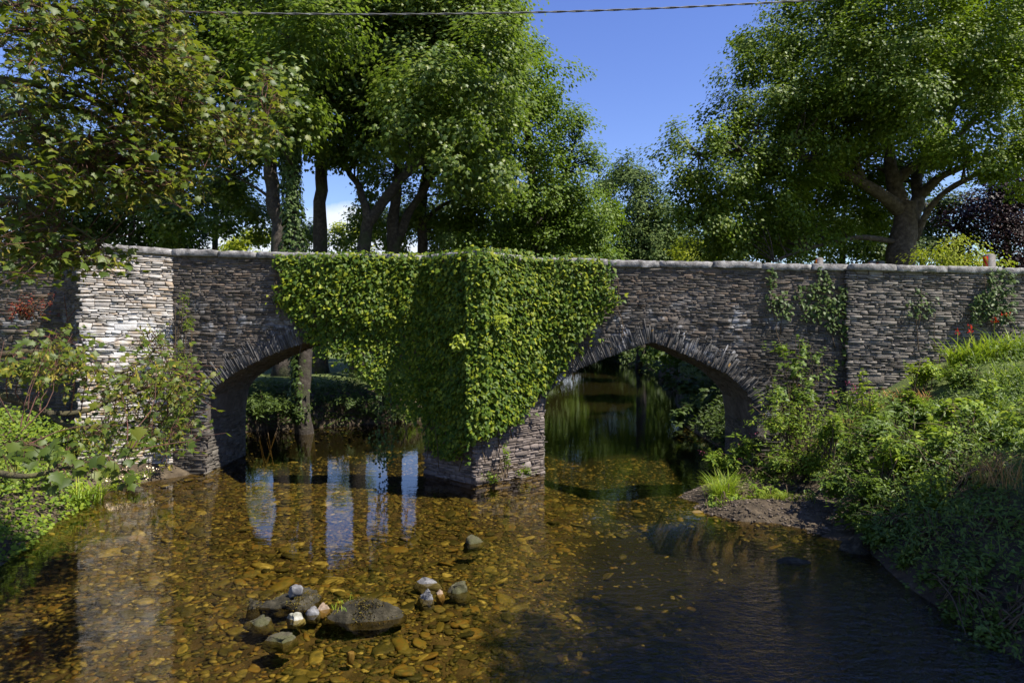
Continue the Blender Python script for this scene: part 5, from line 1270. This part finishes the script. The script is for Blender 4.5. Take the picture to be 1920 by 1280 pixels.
rock('rock', 'pale cracked rock with mossy flank right of the pink stone', 857, 1114, 54, 34, .7, 'rockmoss', -.35, .2, .7, 13, GR)
rock('rock', 'sloping grey rock with a mossy top near the cutwater reflection', 884, 1020, 50, 20, .7, 'rockmoss', .3, .16, .7, 14, GR)
rock('rock', 'low gravel-covered rock alone in the dark water by the right bank', 1486, 1058, 62, 10, .8, 'rock', 0, .2, .9, 15, GR)
rock('boulder', 'dark shaded boulder at the foot of the right bank', 1628, 1040, 96, 66, .8, 'rock', 0, .2, .8, 16, GR, 500)
rock('rock', 'dark brown tussock rock among the weeds on the gravel bar', 1418, 946, 40, 26, .8, 'rock', 0, .2, .9, 17, GR, 300)
rock('rock', 'pale flat stone on the back of the gravel bar', 1404, 922, 24, 10, .8, 'rockwhite', 0, .2, .8, 18, GR, 0, .1)
GL = 'flat wet ledges along the gravel bar'
rock('rock_ledge', 'pale wet slate ledge between the bar and the little inlet', 1525, 950, 76, 9, .5, 'rockgrey', 0, .25, .6, 31, GL)
rock('rock_ledge', 'long brown ledge forming the front edge of the gravel bar', 1500, 985, 130, 16, .4, 'rockmoss', 0, .25, .6, 32, GL)
rock('rock_ledge', 'dark wet ledge in front of the dark boulder on the right bank', 1572, 1008, 80, 12, .5, 'rock', 0, .25, .6, 33, GL)
clump('grass_tuft', 'sparse trailing tuft on the long brown ledge', 'grass tuft', [gp(1490, 12.9), gp(1520, 12.8), gp(1475, 13.0)], 24, .25, .006, .2, M['grass'], 'tufts on the gravel bar')
shrub('water_mint', 'spreading green herb between bar and right bank shrubs', 'plant', gp(1500, 14.8), [S(1470, 866, 15.0, 44, 14), S(1530, 884, 14.4, 40, 16)], .09, 800, DIAMOND, M['herb'], 'low herbs on the gravel bar', stems=4, crad=.08)
shrub('water_mint', 'low green herbs along the front slope of the gravel bar', 'plant', gp(1470, 13.6), [S(1470, 928, 13.6, 40, 14), S(1520, 940, 13.2, 30, 12)], .075, 600, DIAMOND, M['herb'], 'low herbs on the gravel bar', stems=4, crad=.07)
shrub('water_mint', 'green herb patch on the crown of the gravel bar', 'plant', gp(1400, 14.6), [S(1395, 890, 14.7, 40, 14), S(1450, 896, 14.4, 34, 14)], .08, 700, NARROW, M['herb'], 'low herbs on the gravel bar', stems=4, crad=.07)
shrub('water_mint', 'herb patch at the water edge below the bright tuft on the bar', 'plant', gp(1385, 13.5), [S(1375, 932, 13.5, 28, 14), S(1410, 938, 13.3, 24, 12)], .08, 500, DIAMOND, M['lime'], 'low herbs on the gravel bar', stems=4, crad=.06)
rock('rock', 'dark low stone at the tip of the left gravel spit', 245, 922, 46, 12, .8, 'rock', 0, .2, .8, 19, GR, 0)
rock('boulder', 'dark boulder at the foot of the wall beside the left arch', 318, 886, 40, 34, .8, 'rock', 0, .2, .8, 20, GR, 300)
rock('rock', 'small pale yellow stone just below the surface in front of the boulders', 655, 1226, 16, 7, .9, 'rockpink', 0, .1, .9, 21, GR, 0, -.06)
# grass sprigs on the domed boulder
clump('grass_sprig', 'sparse green sprigs growing on the crest of the domed boulder', 'grass tuft', [P(640, 1132, 7.9), P(655, 1126, 7.95), P(628, 1142, 7.85), P(645, 1145, 7.8)], 8, .10, .004, .08, M['strap'])

# ------------------------------------------------------------------ posts, cable
M['post'] = surfmat('weathered_post_wood', [(0, (0.10, 0.09, 0.08)), (1, (0.22, 0.20, 0.18))], 8, .8, .5, 40)
m, t, o = newmat('reflector_stripes')
tcx = t.nodes.new('ShaderNodeTexCoord'); z = zsep(t, tcx.outputs['Object'])
st_ = math_(t, 'FRACT', math_(t, 'MULTIPLY', math_(t, 'ADD', math_(t, 'MULTIPLY', z[1], -1.6), z[2]), 4.2))
p = t.nodes.new('ShaderNodeBsdfPrincipled'); p.inputs['Roughness'].default_value = .35
t.links.new(ramp(t, st_, [(0, (0.70, 0.025, 0.010)), (.5, (0.50, 0.30, 0.015))], 'CONSTANT'), p.inputs['Base Color']); t.links.new(p.outputs[0], o.inputs[0])
M['stripe'] = m
def post(px, ptop, D, wpx, label, turn):
    w = wpx / 1280. * D / 2; zt = P(px, ptop, D)[2]; x = (px - 960) / 1280. * D; zb = zt - 1.0
    root = thing('marker_post', label, 'post', (x, D, zb), 'marker posts behind the right wall')
    root.rotation_euler = (0, 0, turn)
    a = Acc()
    V = [(sx * w, sy * w, -.4) for sx, sy in ((-1, -1), (1, -1), (1, 1), (-1, 1))] + [(sx * w, sy * w, .96) for sx, sy in ((-1, -1), (1, -1), (1, 1), (-1, 1))] + [(sx * w * .55, sy * w * .55, 1.0) for sx, sy in ((-1, -1), (1, -1), (1, 1), (-1, 1))]
    f = [[8, 9, 10, 11]]
    for r in (0, 4):
        for i in range(4): f.append([r + i, r + (i + 1) % 4, r + 4 + (i + 1) % 4, r + 4 + i])
    a.add(V, f); a.build('post', M['post'], root)
    b = Acc(); e = .006; hw = w * .94
    bx = -w - e
    V = [(-w - e, -hw, .45), (-w - e, hw, .45), (-w - e, hw, .93), (-w - e, -hw, .93), (-w + .002, -hw, .45), (-w + .002, hw, .45), (-w + .002, hw, .93), (-w + .002, -hw, .93)]
    V = [(y_, -(-x_) * 1.0, z_) for x_, y_, z_ in V]        # carried on the face turned to the left
    V = [(x_, y_, z_) for (y_, x_, z_) in V]
    b.add(V, [[0, 3, 2, 1], [4, 5, 6, 7], [0, 1, 5, 4], [1, 2, 6, 5], [2, 3, 7, 6], [3, 0, 4, 7]])
    b.build('reflector', M['stripe'], root)
post(1855, 476, 18.9, 14, 'timber post with a red and yellow striped reflector, standing highest above the wall', math.radians(3))
post(1536, 483, 22.0, 11, 'pale timber post showing a little red, leftmost of the posts behind the wall', math.radians(-4))
post(1634, 489, 25.0, 11, 'nearer of the two grey posts standing close together near the oak', math.radians(0))
post(1650, 489, 26.5, 12, 'farther of the two grey posts standing close together near the oak', math.radians(0))

D = 10.0
cpt = []
for px in np.linspace(-1500, 3600, 90):
    py = 27.2 - 0.0 + ((px - 690) / 870.0) ** 2 * -29.0
    cpt.append(P(px, max(py, -700), D))
cpt = np.array(cpt)
M['cable'] = surfmat('weathered_cable', [(0, (0.10, 0.10, 0.10)), (1, (0.22, 0.21, 0.20))], 10, .6, .2, 30)
root = thing('overhead_cable', 'twisted dark overhead cable crossing the sky at the top', 'cable', cpt[45])
dense = spline(cpt, 1800)
ln = np.concatenate([[0], np.cumsum(np.linalg.norm(np.diff(dense, axis=0), axis=1))])
for ph in (0, np.pi):
    an = ln / .55 * 2 * np.pi + ph
    q = dense + np.stack([0 * an, np.cos(an), np.sin(an)], -1) * .0075
    a = Acc(); tube(a, q, .009, 5); a.build('strand', M['cable'], root, cpt[45], smooth=True)
print('leaves', LCOUNT[0])
